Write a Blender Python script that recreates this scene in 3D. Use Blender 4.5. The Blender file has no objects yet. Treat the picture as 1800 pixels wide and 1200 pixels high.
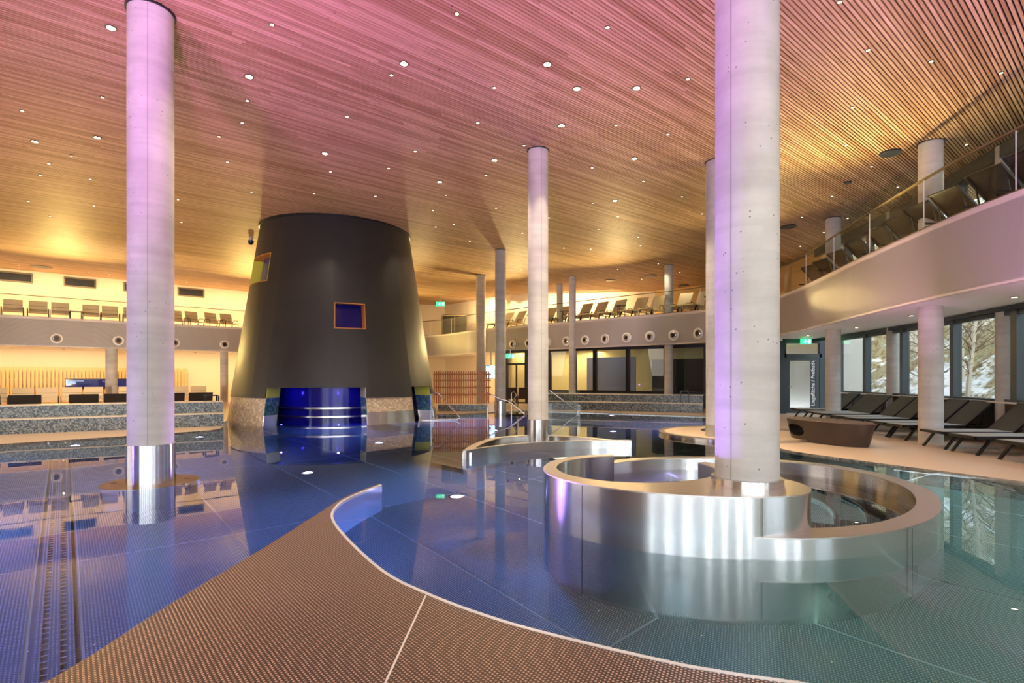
import bpy, math, random
from math import sin, cos, pi, atan2, hypot, sqrt
from mathutils import Vector, Matrix
from mathutils.geometry import tessellate_polygon
random.seed(7)
D = bpy.data
COL = bpy.context.scene.collection
SC = bpy.context.scene

# ------------------------------------------------------------------ camera, world, exposure
F, HY, EYE = 950.0, 664.0, 1.4
cam = D.cameras.new('camera'); cam.sensor_width = 36; cam.lens = F / 1800 * 36
cam.shift_y = (HY - 600) / 1800; cam.clip_start = .05; cam.clip_end = 400
co = D.objects.new('camera', cam); COL.objects.link(co)
co.location = (0, 0, EYE); co.rotation_euler = (pi / 2, 0, 0); SC.camera = co

SC.view_settings.view_transform = 'Standard'; SC.view_settings.look = 'None'
SC.view_settings.gamma = 1; SC.view_settings.use_curve_mapping = False
SC.view_settings.exposure = 0.78
cy = SC.cycles
cy.use_denoising = True
cy.use_adaptive_sampling = True; cy.adaptive_threshold = .07; cy.adaptive_min_samples = 16
cy.max_bounces = 7; cy.diffuse_bounces = 3; cy.glossy_bounces = 4; cy.transmission_bounces = 5
cy.transparent_max_bounces = 10; cy.volume_bounces = 0
cy.sample_clamp_indirect = 4; cy.sample_clamp_direct = 40; cy.blur_glossy = .5
cy.caustics_reflective = False; cy.caustics_refractive = False

w = D.worlds.new('sky'); SC.world = w; w.use_nodes = True
bg = w.node_tree.nodes['Background']
bg.inputs[0].default_value = (.80, .90, 1, 1); bg.inputs[1].default_value = 2.3

def lamp(kind, name, loc, energy, color, size=.05, aim=None, angle=None, blend=.5, size_y=None):
    l = D.lights.new(name, kind); l.energy = energy; l.color = color
    o = D.objects.new(name, l); COL.objects.link(o); o.location = loc
    if kind == 'AREA':
        l.size = size
        if size_y: l.shape = 'RECTANGLE'; l.size_y = size_y
    else: l.shadow_soft_size = size
    if kind == 'SPOT': l.spot_size = math.radians(angle or 90); l.spot_blend = blend
    if aim is not None:
        o.rotation_euler = (Vector(aim) - Vector(loc)).to_track_quat('-Z', 'Y').to_euler()
    return o

# ------------------------------------------------------------------ frame of the building
AZ = math.atan(1145 / 950)
U = Vector((-cos(AZ), sin(AZ), 0)); V = Vector((sin(AZ), cos(AZ), 0))
ROTZ = atan2(V.y, V.x)
def W(a, b, z=0): p = U * a + V * b; return (p.x, p.y, z)
def A_of(x, y): return U.x * x + U.y * y
def B_of(x, y): return V.x * x + V.y * y
def P(px, py, z): d = F * (EYE - z) / (py - HY); return ((px - 900) / F * d, d, z)
def Pd(px, d, z=0): return ((px - 900) / F * d, d, z)
def on_a(px, a):
    t = (px - 900) / F; d = a / (U.x * t + U.y); return (t * d, d)
def zc(a): return 6.35 if a < 9 else 6.35 + .66 * ((a - 9) / 29) ** 1.8

# coloured light of the hall
VIO = (.44, .34, 1.0); BLU = (.22, .27, 1.0); MAG = (1.0, .30, .78); WARM = (1, .74, .42); TEAL = (.25, 1, .85)
# added uplights without fixtures at the pool rim and galleries, brightening the timber ceiling
for (x, y, z, e, c, tx, ty, an) in [
        (-4.6, .6, .35, 1150, (.95, .30, 1), -6.0, 5.0, 84), (-1.2, .2, .35, 2000, (.92, .30, 1), -1.4, 5.6, 78), (5.6, 3.9, .35, 640, (.97, .36, .9), 4.2, 7.2, 76), (7.2, 1.0, .35, 200, (1, .55, .66), 8.0, 6, 84),
        (-11, 3.6, .35, 560, (1, .40, .72), -12, 8, 96)]:
    lamp('SPOT', 'added_rim_uplight', (x, y, z), e, c, .3, (tx, ty, 6.3), an, 1)
for (a, b, e) in [(32.7, -8, 1000), (32.7, 0, 1000), (32.7, 8, 1000), (32.7, 16, 800)]:
    lamp('SPOT', 'added_amber_uplight', W(a, b, 3.95), e, (1, .68, .20), .03, W(a - 12, b, 6.9), 130, 1)  # amber uplight added for the golden tone of the ceiling
for (x, y, e) in [(.4, 28.6, 700), (4.8, 24.6, 620), (8.1, 18.0, 330), (7.5, 11.5, 300), (-4.6, 27.0, 420), (2.2, 14.8, 170), (-9.6, 13.6, 300)]:
    lamp('SPOT', 'added_amber_uplight', (x, y, 3.95 if y > 17 or x > 7 else .4), e, (1, .72, .30), .03, (x - 5, y - 8, 6.9) if y > 17 else (x - 1, y - 1, 7), 130, 1)
for (x, y) in ((3.4, 2.2), (-1.8, 2.6), (6.4, 4.4), (.6, .2), (-6.5, 3.2)):
    lamp('SPOT', 'added_near_beam', (x, y, 6.3), 300, (1, .88, .72), .04, (x, y, 0), 120, .8)  # unseen downlight added to brighten the near column and foreground
# added colour spots without fixtures that tint the gallery fascia
for (x, y, z, e, c, tx, ty, tz, an) in [(4.9, 5.6, .25, 320, (.95, .42, .95), 7.8, 7.6, 3.7, 52), (5.0, 8.6, .25, 340, (1, .46, .80), 8.2, 12.3, 3.75, 46), (6.0, 14.0, .25, 160, (1, .66, .60), 9.0, 17.0, 3.8, 46), (1.5, 16.5, .25, 800, (1, .76, .78), 4.2, 26, 4.6, 40),
                                    (-14.5, 17.5, 1.0, 1300, (1, .82, .64), -19, 27, 4.3, 90), (-4.4, 25, .5, 420, (1, .80, .5), -5, 35, 3.8, 80)]:
    lamp('SPOT', 'added_fascia_wash', (x, y, z), e, c, .06, (tx, ty, tz), an, 1)
# added violet spots just above the water, tinting the column edges
for (x, y, z, e, tx, ty, tz) in [(-1.9, 6.0, .12, 620, 2.0, 4.9, 2.6), (-8.2, 4.6, .15, 240, -4.9, 7.3, 2.5), (-2.0, 13.2, .1, 110, .5, 11.8, 3), (-3.2, 9.0, .1, 100, -4.9, 7.4, 1.5)]:
    lamp('SPOT', 'added_violet_spot', (x, y, z), e, (.42, .22, 1), .03, (tx, ty, tz), 70, .8)
# added area strips standing in for daylight from glazing behind the viewer
for i, x in enumerate((-10.2, -6.6, -3.2, .4, 3.4, 7.4, 10.6)):
    lamp('AREA', 'front_daylight_fill', (x, -12.6, 3.2), 75, (.90, .96, 1), (1.5, 1.1, 1.7, .9, 1.5, 1.2, 1.6)[i], (x, 10, 2.6), size_y=4.4)
lamp('AREA', 'side_fill', (-31, 2, 3.4), 350, (1, .86, .74), 18, (0, 12, 2.0), size_y=3.5)  # added warm fill lamp; the left wall has no window

# ------------------------------------------------------------------ materials
def mat(name, color=(.5, .5, .5), rough=.5, metal=0, emit=None, estr=1, spec=None, aniso=0, alpha=None):
    m = D.materials.new(name); m.use_nodes = True
    b = m.node_tree.nodes['Principled BSDF']
    b.inputs['Base Color'].default_value = (*color, 1); b.inputs['Roughness'].default_value = rough
    b.inputs['Metallic'].default_value = metal
    if spec is not None: b.inputs['Specular IOR Level'].default_value = spec
    if emit: b.inputs['Emission Color'].default_value = (*emit, 1); b.inputs['Emission Strength'].default_value = estr
    if aniso: b.inputs['Anisotropic'].default_value = aniso
    return m
class N:
    def __init__(s, m): s.t = m.node_tree; s.n = s.t.nodes; s.l = s.t.links; s.b = s.n.get('Principled BSDF')
    def new(s, kind, **kw):
        x = s.n.new(kind)
        for k, v in kw.items(): setattr(x, k, v)
        return x
    def put(s, sock, v):
        if v is None: return
        if isinstance(v, (int, float)): sock.default_value = v
        elif isinstance(v, (tuple, list, Vector)): sock.default_value = tuple(v) if len(v) == len(sock.default_value) else (*v, 1)
        else: s.l.new(v, sock)
    def math(s, op, a, b=None, c=None):
        x = s.new('ShaderNodeMath', operation=op)
        for i, v in enumerate((a, b, c)): s.put(x.inputs[i], v) if v is not None else None
        return x.outputs[0]
    def dot(s, a, b):
        x = s.new('ShaderNodeVectorMath', operation='DOT_PRODUCT'); s.put(x.inputs[0], a); s.put(x.inputs[1], b); return x.outputs['Value']
    def vec(s, a=0, b=0, c=0):
        x = s.new('ShaderNodeCombineXYZ'); s.put(x.inputs[0], a); s.put(x.inputs[1], b); s.put(x.inputs[2], c); return x.outputs[0]
    def pos(s): return s.new('ShaderNodeNewGeometry').outputs['Position']
    def obj(s): return s.new('ShaderNodeTexCoord').outputs['Object']
    def noise(s, v, scale, detail=3, rough=.5):
        x = s.new('ShaderNodeTexNoise'); s.put(x.inputs['Vector'], v); x.inputs['Scale'].default_value = scale
        x.inputs['Detail'].default_value = detail; x.inputs['Roughness'].default_value = rough; return x.outputs['Fac']
    def white(s, v):
        x = s.new('ShaderNodeTexWhiteNoise'); s.put(x.inputs['Vector'], v); return x.outputs['Value']
    def voro(s, v, scale):
        x = s.new('ShaderNodeTexVoronoi'); s.put(x.inputs['Vector'], v); x.inputs['Scale'].default_value = scale; return x.outputs['Distance']
    def ramp(s, fac, stops, interp='LINEAR'):
        x = s.new('ShaderNodeValToRGB'); s.put(x.inputs[0], fac); r = x.color_ramp; r.interpolation = interp
        while len(r.elements) < len(stops): r.elements.new(.5)
        for e, (p, c) in zip(r.elements, stops): e.position = p; e.color = (*c, 1) if len(c) == 3 else c
        return x.outputs[0]
    def mix(s, f, a, b, mode='MIX'):
        x = s.new('ShaderNodeMix', data_type='RGBA', blend_type=mode)
        s.put(x.inputs[0], f); s.put(x.inputs[6], a); s.put(x.inputs[7], b); return x.outputs[2]
    def bump(s, h, strength=.3, dist=.01):
        x = s.new('ShaderNodeBump'); x.inputs['Strength'].default_value = strength; x.inputs['Distance'].default_value = dist
        s.put(x.inputs['Height'], h); s.l.new(x.outputs[0], s.b.inputs['Normal'])
    def col(s, c): s.l.new(c, s.b.inputs['Base Color'])
    def rough(s, c): s.l.new(c, s.b.inputs['Roughness'])

M = {}
def m_concrete(name, base):
    m = mat(name, base, .62); n = N(m); p = n.pos()
    a = n.noise(p, 1.6, 5, .6); c = n.ramp(a, [(.3, tuple(x * .82 for x in base)), (.7, tuple(min(1, x * 1.12) for x in base))])
    sx = n.new('ShaderNodeSeparateXYZ'); n.l.new(p, sx.inputs[0])
    band = n.noise(n.vec(n.math('MULTIPLY', sx.outputs[0], .6), n.math('MULTIPLY', sx.outputs[1], .6), n.math('MULTIPLY', sx.outputs[2], 7)), 1.2, 4)
    c = n.mix(n.ramp(band, [(.42, (0, 0, 0)), (.7, (.35, .35, .35))]), c, tuple(x * .6 for x in base))
    v = n.voro(p, 13); g = n.noise(p, 3.5, 2)
    pit = n.math('MULTIPLY', n.math('LESS_THAN', v, .10), n.math('GREATER_THAN', g, .52))
    c = n.mix(n.math('MULTIPLY', pit, .75), c, (.12, .11, .1))
    n.col(c); n.bump(n.math('SUBTRACT', n.noise(p, 18, 3), pit), .25, .01)
    return m
M['concrete'] = m_concrete('fair_faced_concrete', (.60, .575, .55))
M['concrete_dark'] = m_concrete('dark_concrete', (.36, .33, .29))  # darker concrete for seams and the foot band
def m_steel(name, col, rough, aniso):
    m = mat(name, col, rough, 1, aniso=aniso); n = N(m)
    if aniso:
        n.b.inputs['Anisotropic Rotation'].default_value = .25
        t = n.new('ShaderNodeTangent', direction_type='RADIAL', axis='Z'); n.l.new(t.outputs[0], n.b.inputs['Tangent'])
    p = n.obj(); sx = n.new('ShaderNodeSeparateXYZ'); n.l.new(p, sx.inputs[0])
    g = n.noise(n.vec(n.math('MULTIPLY', sx.outputs[0], 2), n.math('MULTIPLY', sx.outputs[1], 2), n.math('MULTIPLY', sx.outputs[2], .3)), 2.5, 2)
    n.bump(g, .10, .02)
    return m
M['steel'] = m_steel('brushed_stainless_steel', (.70, .69, .68), .20, .9)
M['steel_top'] = m_steel('satin_steel_rim', (.74, .68, .63), .30, 0)
M['bronze_top'] = m_steel('brown_tinted_steel_top', (.75, .50, .30), .35, 0)
M['chrome'] = mat('polished_steel_tube', (.85, .83, .82), .12, 1)
# embossed steel sheet of the basin floor: staggered raised dots in rows along the building axes
def m_dots(name, period, base, metal):
    m = mat(name, base, .34, metal); n = N(m); p = n.pos()
    a = n.math('DIVIDE', n.dot(p, U), period); b = n.math('DIVIDE', n.dot(p, V), period)
    row = n.math('FLOOR', b); a2 = n.math('ADD', a, n.math('MULTIPLY', n.math('MODULO', row, 2), .5))
    fa = n.math('SUBTRACT', n.math('FRACT', a2), .5); fb = n.math('SUBTRACT', n.math('FRACT', b), .5)
    r = n.math('SQRT', n.math('ADD', n.math('MULTIPLY', fa, fa), n.math('MULTIPLY', fb, fb)))
    dot = n.math('SUBTRACT', 1, n.math('SMOOTH_MIN', n.math('MULTIPLY', r, 3.4), 1, .1))
    dd = n.ramp(dot, [(.05, (0, 0, 0)), (.35, (1, 1, 1))])
    big = n.noise(p, .7, 3)
    dark = n.mix(big, tuple(x * .12 for x in base), tuple(x * .22 for x in base))
    n.col(n.mix(dd, dark, tuple(min(1, x * 1.55) for x in base)))
    n.rough(n.ramp(dot, [(0, (.42,) * 3), (.6, (.26,) * 3)]))
    n.bump(dot, .5, .004)
    return m
M['dots'] = m_dots('embossed_steel_floor', .023, (.62, .64, .68), .45)
M['dots_platform'] = m_dots('embossed_steel_platform', .0205, (.56, .38, .30), .6)  # brown of the reflected ceiling put into the platform colour
M['weld'] = mat('steel_weld_joint', (.85, .86, .88), .3, .5)
m = mat('beige_resin_deck', (.66, .50, .36), .33); n = N(m); p = n.pos()
n.col(n.mix(n.noise(p, 60, 2), (.60, .44, .31), (.74, .57, .42))); M['deck'] = m
M['white'] = mat('white_plaster', (.80, .76, .72), .6)
M['fascia'] = mat('smooth_white_fascia', (.70, .64, .62), .38)
M['soffit'] = mat('white_soffit_board', (.86, .87, .88), .5)
m = mat('cream_wall_plaster', (.88, .74, .52), .7); M['cream'] = m
def m_wood(name, c0, c1, axis_len=3.4):
    m = mat(name, c0, .55); n = N(m); p = n.pos()
    ka = n.math('FLOOR', n.math('DIVIDE', n.dot(p, U), .0576)); b = n.dot(p, V)
    r = n.white(n.vec(ka, 3.1, 0))
    board = n.math('FLOOR', n.math('ADD', n.math('DIVIDE', b, axis_len), n.math('MULTIPLY', r, 17)))
    t = n.white(n.vec(ka, board, 7))
    c = n.ramp(t, [(0, c0), (.5, tuple((x + y) / 2 for x, y in zip(c0, c1))), (1, c1)])
    gr = n.noise(n.vec(n.math('MULTIPLY', n.dot(p, U), 60), n.math('MULTIPLY', b, 2.2), ka), 1, 3)
    c = n.mix(n.ramp(gr, [(.35, (0, 0, 0)), (.75, (.45, .45, .45))]), c, tuple(x * .55 for x in c0))
    kn = n.voro(n.vec(n.math('MULTIPLY', n.dot(p, U), 6), n.math('MULTIPLY', b, 2.1), n.math('MULTIPLY', ka, .37)), 1)
    c = n.mix(n.math('MULTIPLY', n.math('LESS_THAN', kn, .045), .75), c, (.10, .04, .02))
    n.col(c); return m
M['slat'] = m_wood('larch_ceiling_batten', (.46, .29, .145), (.80, .59, .36))
M['felt'] = mat('black_acoustic_felt', (.012, .010, .010), .95)
M['batten'] = mat('pale_spruce_batten', (.85, .50, .20), .5)
M['batten_red'] = mat('reddish_larch_batten', (.55, .20, .07), .5)
m = mat('golden_timber_lining', (.66, .42, .16), .5); M['timber'] = m
def m_mosaic(name, stops, cell=.028, rough=.25):
    m = mat(name, (.3, .3, .3), rough); n = N(m); p = n.obj()
    sx = n.new('ShaderNodeSeparateXYZ'); n.l.new(p, sx.inputs[0])
    q = [n.math('DIVIDE', n.math('ADD', o, .0037), cell) for o in sx.outputs]
    t = n.white(n.vec(*[n.math('FLOOR', x) for x in q]))
    n.col(n.ramp(t, stops, 'CONSTANT')); return m
M['mosaic'] = m_mosaic('grey_blue_glass_mosaic', [(0, (.035, .045, .05)), (.3, (.13, .155, .16)), (.55, (.24, .27, .27)), (.8, (.08, .11, .13)), (.92, (.36, .35, .32))])
M['mosaic_beige'] = m_mosaic('beige_glass_mosaic', [(0, (.50, .38, .27)), (.35, (.66, .52, .39)), (.7, (.56, .44, .33)), (.9, (.78, .66, .52))], .06)
M['mosaic_blue'] = m_mosaic('blue_glass_mosaic', [(0, (.03, .10, .16)), (.4, (.06, .18, .26)), (.8, (.12, .26, .34))], .05)
m = mat('charcoal_render', (.035, .032, .032), .42); n = N(m); p = n.pos()
n.col(n.mix(n.noise(p, 1.5, 4), (.024, .024, .027), (.045, .040, .037))); n.bump(n.noise(p, 5, 3), .08, .02); M['charcoal'] = m
M['yellow'] = mat('yellow_painted_reveal', (.78, .72, .03), .4)
M['orange'] = mat('orange_painted_reveal', (.65, .25, .06), .5)
M['blueglass'] = mat('deep_blue_glass', (.004, .006, .10), .08, emit=(.01, .008, .30), estr=.04)  # faint blue glow put into the window glass
M['blueroom'] = mat('deep_blue_interior', (.015, .012, .30), .15)
M['ledge'] = mat('pale_stone_edge', (.80, .70, .58), .4)
M['black'] = mat('black_powder_coat', (.012, .012, .013), .35)
M['frame'] = mat('anthracite_window_frame', (.045, .062, .075), .35)
M['frame_brown'] = mat('bronze_window_frame', (.16, .12, .05), .4)
M['darkroom'] = mat('unlit_room', (.006, .006, .008), .6)
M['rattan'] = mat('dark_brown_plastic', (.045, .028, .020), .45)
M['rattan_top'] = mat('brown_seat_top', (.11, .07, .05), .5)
M['lightface'] = mat('lamp_lens', (1, 1, 1), .3, emit=(1, .82, .55), estr=12)
M['lightstar'] = mat('bright_lamp_lens', (1, 1, 1), .3, emit=(1, .86, .62), estr=40)
M['uwlens'] = mat('underwater_lamp_lens', (1, 1, 1), .3, emit=(.62, .50, 1), estr=8)
M['green'] = mat('green_exit_panel', (.02, .5, .2), .4, emit=(.03, .75, .25), estr=1.3)
M['signwhite'] = mat('white_sign_print', (.9, .9, .9), .4, emit=(.9, 1, .9), estr=1.0)
M['letter'] = mat('white_vinyl_lettering', (.92, .94, .94), .5)
M['curtain'] = mat('straw_coloured_wall', (.78, .66, .34), .7)
M['lilac'] = mat('lilac_painted_wall', (.42, .46, .66), .6)
def m_mesh(name, col):
    m = mat(name, col, .6); n = N(m)
    p = n.obj(); n.col(n.mix(n.noise(p, 90, 1), tuple(x * .75 for x in col), tuple(min(1, x * 1.2) for x in col))); return m
M['sling'] = m_mesh('olive_grey_sling_fabric', (.075, .066, .045))
M['sling_seat'] = m_mesh('silver_grey_sling_fabric', (.36, .35, .33))
M['beige'] = m_mesh('beige_mesh_fabric', (.82, .66, .40))
M['darkfab'] = m_mesh('dark_brown_mesh_fabric', (.045, .030, .018))
# clear glass: thin, fresnel reflecting
def m_glass(name, tint=(.93, .97, .96), refl=1.5):
    m = D.materials.new(name); m.use_nodes = True; t = m.node_tree; t.nodes.clear()
    o = t.nodes.new('ShaderNodeOutputMaterial'); mx = t.nodes.new('ShaderNodeMixShader')
    tr = t.nodes.new('ShaderNodeBsdfTransparent'); tr.inputs[0].default_value = (*tint, 1)
    g = t.nodes.new('ShaderNodeBsdfGlossy'); g.inputs['Roughness'].default_value = .0
    f = t.nodes.new('ShaderNodeFresnel')
    ge = t.nodes.new('ShaderNodeNewGeometry'); mr = t.nodes.new('ShaderNodeMapRange')
    mr.inputs['To Min'].default_value = refl; mr.inputs['To Max'].default_value = 1 / refl
    t.links.new(ge.outputs['Backfacing'], mr.inputs['Value']); t.links.new(mr.outputs[0], f.inputs[0])
    t.links.new(f.outputs[0], mx.inputs[0]); t.links.new(tr.outputs[0], mx.inputs[1]); t.links.new(g.outputs[0], mx.inputs[2])
    t.links.new(mx.outputs[0], o.inputs[0]); return m
M['glass'] = m_glass('clear_glass'); M['rail_glass'] = m_glass('clear_balustrade_glass', (.96, .98, .97), 1.3)
m = D.materials.new('pool_water'); m.use_nodes = True; t = m.node_tree; t.nodes.clear()
o_ = t.nodes.new('ShaderNodeOutputMaterial'); g_ = t.nodes.new('ShaderNodeBsdfGlass')
g_.inputs['Roughness'].default_value = 0; g_.inputs['IOR'].default_value = 1.33; g_.inputs['Color'].default_value = (1, 1, 1, 1)
t.links.new(g_.outputs[0], o_.inputs[0])
vo = t.nodes.new('ShaderNodeVolumeAbsorption'); vo.inputs['Color'].default_value = (.22, .78, .80, 1); vo.inputs['Density'].default_value = .24
t.links.new(vo.outputs[0], o_.inputs['Volume'])
bp = t.nodes.new('ShaderNodeBump'); bp.inputs['Strength'].default_value = .03; bp.inputs['Distance'].default_value = .02
nz = t.nodes.new('ShaderNodeTexNoise'); nz.inputs['Scale'].default_value = 1.6; nz.inputs['Detail'].default_value = 2
ge = t.nodes.new('ShaderNodeNewGeometry'); t.links.new(ge.outputs['Position'], nz.inputs['Vector'])
t.links.new(nz.outputs['Fac'], bp.inputs['Height']); t.links.new(bp.outputs[0], g_.inputs['Normal'])
M['water'] = m

# ------------------------------------------------------------------ mesh helpers
class MB:
    def __init__(s): s.v = []; s.f = []; s.mi = []
    def add(s, vs, fs, T=None, mi=0):
        o = len(s.v)
        s.v += [tuple(T @ Vector(v)) if T is not None else tuple(v) for v in vs]
        s.f += [tuple(i + o for i in f) for f in fs]; s.mi += [mi] * len(fs)
        return s
    def box(s, x0, x1, y0, y1, z0, z1, T=None, mi=0):
        vs = [(x, y, z) for z in (z0, z1) for y in (y0, y1) for x in (x0, x1)]
        return s.add(vs, [(0, 2, 3, 1), (4, 5, 7, 6), (0, 1, 5, 4), (2, 6, 7, 3), (0, 4, 6, 2), (1, 3, 7, 5)], T, mi)
    def bar(s, p, q, wx, wz=None, up=(0, 0, 1)):
        p, q = Vector(p), Vector(q); d = q - p; L = d.length
        if L < 1e-6: return s
        wz = wz or wx; x = d.normalized(); u = Vector(up)
        if abs(x.dot(u)) > .95: u = Vector((0, 1, 0))
        y = u.cross(x).normalized(); z = x.cross(y)
        T = Matrix((x, y, z)).transposed().to_4x4(); T.translation = p
        return s.box(0, L, -wx / 2, wx / 2, -wz / 2, wz / 2, T)
    def lathe(s, prof, n=24, c=(0, 0), T=None, cap0=True, cap1=True, mi=0):
        vs = []; fs = []
        for r, z in prof:
            for k in range(n):
                a = 2 * pi * k / n; vs.append((c[0] + r * cos(a), c[1] + r * sin(a), z))
        for i in range(len(prof) - 1):
            for k in range(n): fs.append((i * n + k, i * n + (k + 1) % n, (i + 1) * n + (k + 1) % n, (i + 1) * n + k))
        if cap0: fs.append(tuple(range(n))[::-1])
        if cap1: fs.append(tuple((len(prof) - 1) * n + k for k in range(n)))
        return s.add(vs, fs, T, mi)
    def tube(s, pts, r, n=8):
        pts = [Vector(p) for p in pts]; vs = []; fs = []; prev = None
        for i, p in enumerate(pts):
            d = (pts[min(i + 1, len(pts) - 1)] - pts[max(i - 1, 0)]).normalized()
            if prev is None: u = d.orthogonal().normalized()
            else: u = (prev - d * prev.dot(d)); u = u.normalized() if u.length > 1e-5 else d.orthogonal().normalized()
            prev = u; v2 = d.cross(u)
            for k in range(n): a = 2 * pi * k / n; vs.append(tuple(p + (u * cos(a) + v2 * sin(a)) * r))
        for i in range(len(pts) - 1):
            for k in range(n): fs.append((i * n + k, i * n + (k + 1) % n, (i + 1) * n + (k + 1) % n, (i + 1) * n + k))
        fs.append(tuple(range(n))[::-1]); fs.append(tuple((len(pts) - 1) * n + k for k in range(n)))
        return s.add(vs, fs)
    def prism(s, outer, z0, z1, holes=(), mi_side=0, mi_top=0, bottom=True):
        loops = [list(outer)] + [list(h) for h in holes]
        flat = [p for l in loops for p in l]
        tris = tessellate_polygon([[Vector((p[0], p[1], 0)) for p in l] for l in loops])
        o = len(s.v); n = len(flat)
        s.v += [(p[0], p[1], z1) for p in flat] + [(p[0], p[1], z0) for p in flat]
        for t_ in tris:
            a, b, c = [Vector(flat[i][:2]) for i in t_]
            if (b - a).cross(c - a) < 0: t_ = t_[::-1]
            s.f.append(tuple(o + i for i in t_)); s.mi.append(mi_top)
            if bottom: s.f.append(tuple(o + n + i for i in t_[::-1])); s.mi.append(mi_side)
        k = 0
        for li, l in enumerate(loops):
            ar = sum(l[i][0] * l[(i + 1) % len(l)][1] - l[(i + 1) % len(l)][0] * l[i][1] for i in range(len(l)))
            flip = (ar < 0) != (li > 0)
            for i in range(len(l)):
                a, b = o + k + i, o + k + (i + 1) % len(l)
                f = (a, a + n, b + n, b)
                s.f.append(f if not flip else f[::-1]); s.mi.append(mi_side)
            k += len(l)
        return s
    def build(s, name, mats, parent=None, smooth=None, bevel=0, origin=None):
        me = D.meshes.new(name)
        vs = s.v if origin is None else [(v[0] - origin[0], v[1] - origin[1], v[2] - origin[2]) for v in s.v]
        me.from_pydata(vs, [], s.f); me.update()
        if not isinstance(mats, (list, tuple)): mats = [mats]
        for m_ in mats: me.materials.append(m_)
        if len(mats) > 1: me.polygons.foreach_set('material_index', s.mi)
        if smooth:
            me.polygons.foreach_set('use_smooth', [True] * len(me.polygons)); me.set_sharp_from_angle(angle=math.radians(smooth))
        o = D.objects.new(name, me); COL.objects.link(o)
        if origin is not None: o.location = origin
        if parent: o.parent = parent
        if bevel:
            b = o.modifiers.new('bevel', 'BEVEL'); b.width = bevel; b.segments = 2; b.limit_method = 'ANGLE'
        return o
def tag(o, label, cat, group=None, kind=None):
    if label: o['label'] = label
    if cat: o['category'] = cat
    if group: o['group'] = group
    if kind: o['kind'] = kind
    return o
def thing(name, label, cat, loc=(0, 0, 0), rz=0, group=None, kind=None):
    o = D.objects.new(name, None); COL.objects.link(o); o.location = loc; o.rotation_euler = (0, 0, rz); o.empty_display_size = .2
    return tag(o, label, cat, group, kind)
def struct(o, label=None): o['kind'] = 'structure'; o['label'] = label or o.name.replace('_', ' '); return o
KIDS = {}
def dup(root, loc, rz, label, group=None):
    def cp(o, par):
        c = o.copy(); COL.objects.link(c)
        if par: c.parent = par
        for ch in o.children: cp(ch, c)
        return c
    r = cp(root, None); r.location = loc; r.rotation_euler = (0, 0, rz); r['label'] = label
    if group: r['group'] = group
    return r
def smooth_pts(pts, k=5, closed=False):
    out = []; n = len(pts)
    rng = range(n) if closed else range(n - 1)
    for i in rng:
        p0, p1, p2, p3 = [Vector(pts[j % n] if closed else pts[max(0, min(n - 1, j))]) for j in (i - 1, i, i + 1, i + 2)]
        for s_ in range(k):
            t_ = s_ / k
            out.append(tuple(.5 * ((2 * p1) + (-p0 + p2) * t_ + (2 * p0 - 5 * p1 + 4 * p2 - p3) * t_ ** 2 + (-p0 + 3 * p1 - 3 * p2 + p3) * t_ ** 3)))
    if not closed: out.append(tuple(pts[-1]))
    return out
def offset(pts, d):
    out = []
    for i, p in enumerate(pts):
        a = Vector(pts[max(0, i - 1)][:2]); b = Vector(pts[min(len(pts) - 1, i + 1)][:2]); t_ = (b - a).normalized()
        dd = d[i] if isinstance(d, (list, tuple)) else d
        out.append((p[0] - t_.y * dd, p[1] + t_.x * dd))
    return out
def strip(mb, pts, d0, d1, z0, z1, mi_side=0, mi_top=0):
    a = offset(pts, d0); b = offset(pts, d1); return mb.prism(a + b[::-1], z0, z1, mi_side=mi_side, mi_top=mi_top)
def walk(pts, step):
    """points and headings every step along a polyline"""
    out = []; acc = 0
    for a, b in zip(pts, pts[1:]):
        a, b = Vector(a[:2]), Vector(b[:2]); L = (b - a).length
        while acc <= L:
            t_ = acc / L; out.append((a.lerp(b, t_), atan2(b.y - a.y, b.x - a.x))); acc += step
        acc -= L
    return out
ORD = ['first', 'second', 'third', 'fourth', 'fifth', 'sixth', 'seventh', 'eighth', 'ninth', 'tenth', 'eleventh', 'twelfth', 'thirteenth', 'fourteenth', 'fifteenth']
DEPTH = -1.25

# ------------------------------------------------------------------ pool shell, deck, water
pool = smooth_pts([(-21, -1), (-17.5, 3.9), (-10.6, 11.2), (-8.6, 13.35), (-7.9, 14.6), (-9.2, 17.5), (-8.6, 20.4), (-6, 21.4), (-2.9, 20.3), (-1.2, 21.3), (.65, 22.9),
                   (1.55, 22.35), (7.0, 19.4), (7.35, 16.5), (6.9, 14.2), (5.75, 12.2), (5.22, 10.47), (5.8, 8.93), (6.77, 7.15), (7.8, 4.6), (8.2, 1.5), (8.2, -3), (4, -4), (-10, -4)], 4, True)
outer = [(-42, -14), (16, -14), (16, 20.9), (12.4, 22), (12.4, 48), (-42, 48)]
floor = struct(MB().prism(outer, -.12, .03, [pool], bottom=False).build('floor', M['deck']))
wl = MB()
n_ = len(pool)
for i in range(n_):
    p, q = pool[i], pool[(i + 1) % n_]
    wl.add([(p[0], p[1], DEPTH - .05), (q[0], q[1], DEPTH - .05), (q[0], q[1], .028), (p[0], p[1], .028)], [(0, 1, 2, 3)])
struct(wl.build('wall_pool', M['mosaic'], smooth=60))
mb = MB().prism(pool, DEPTH - .16, DEPTH - .006)
pf = struct(mb.build('floor_pool', M['weld']), 'steel basin floor of the pool')
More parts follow.
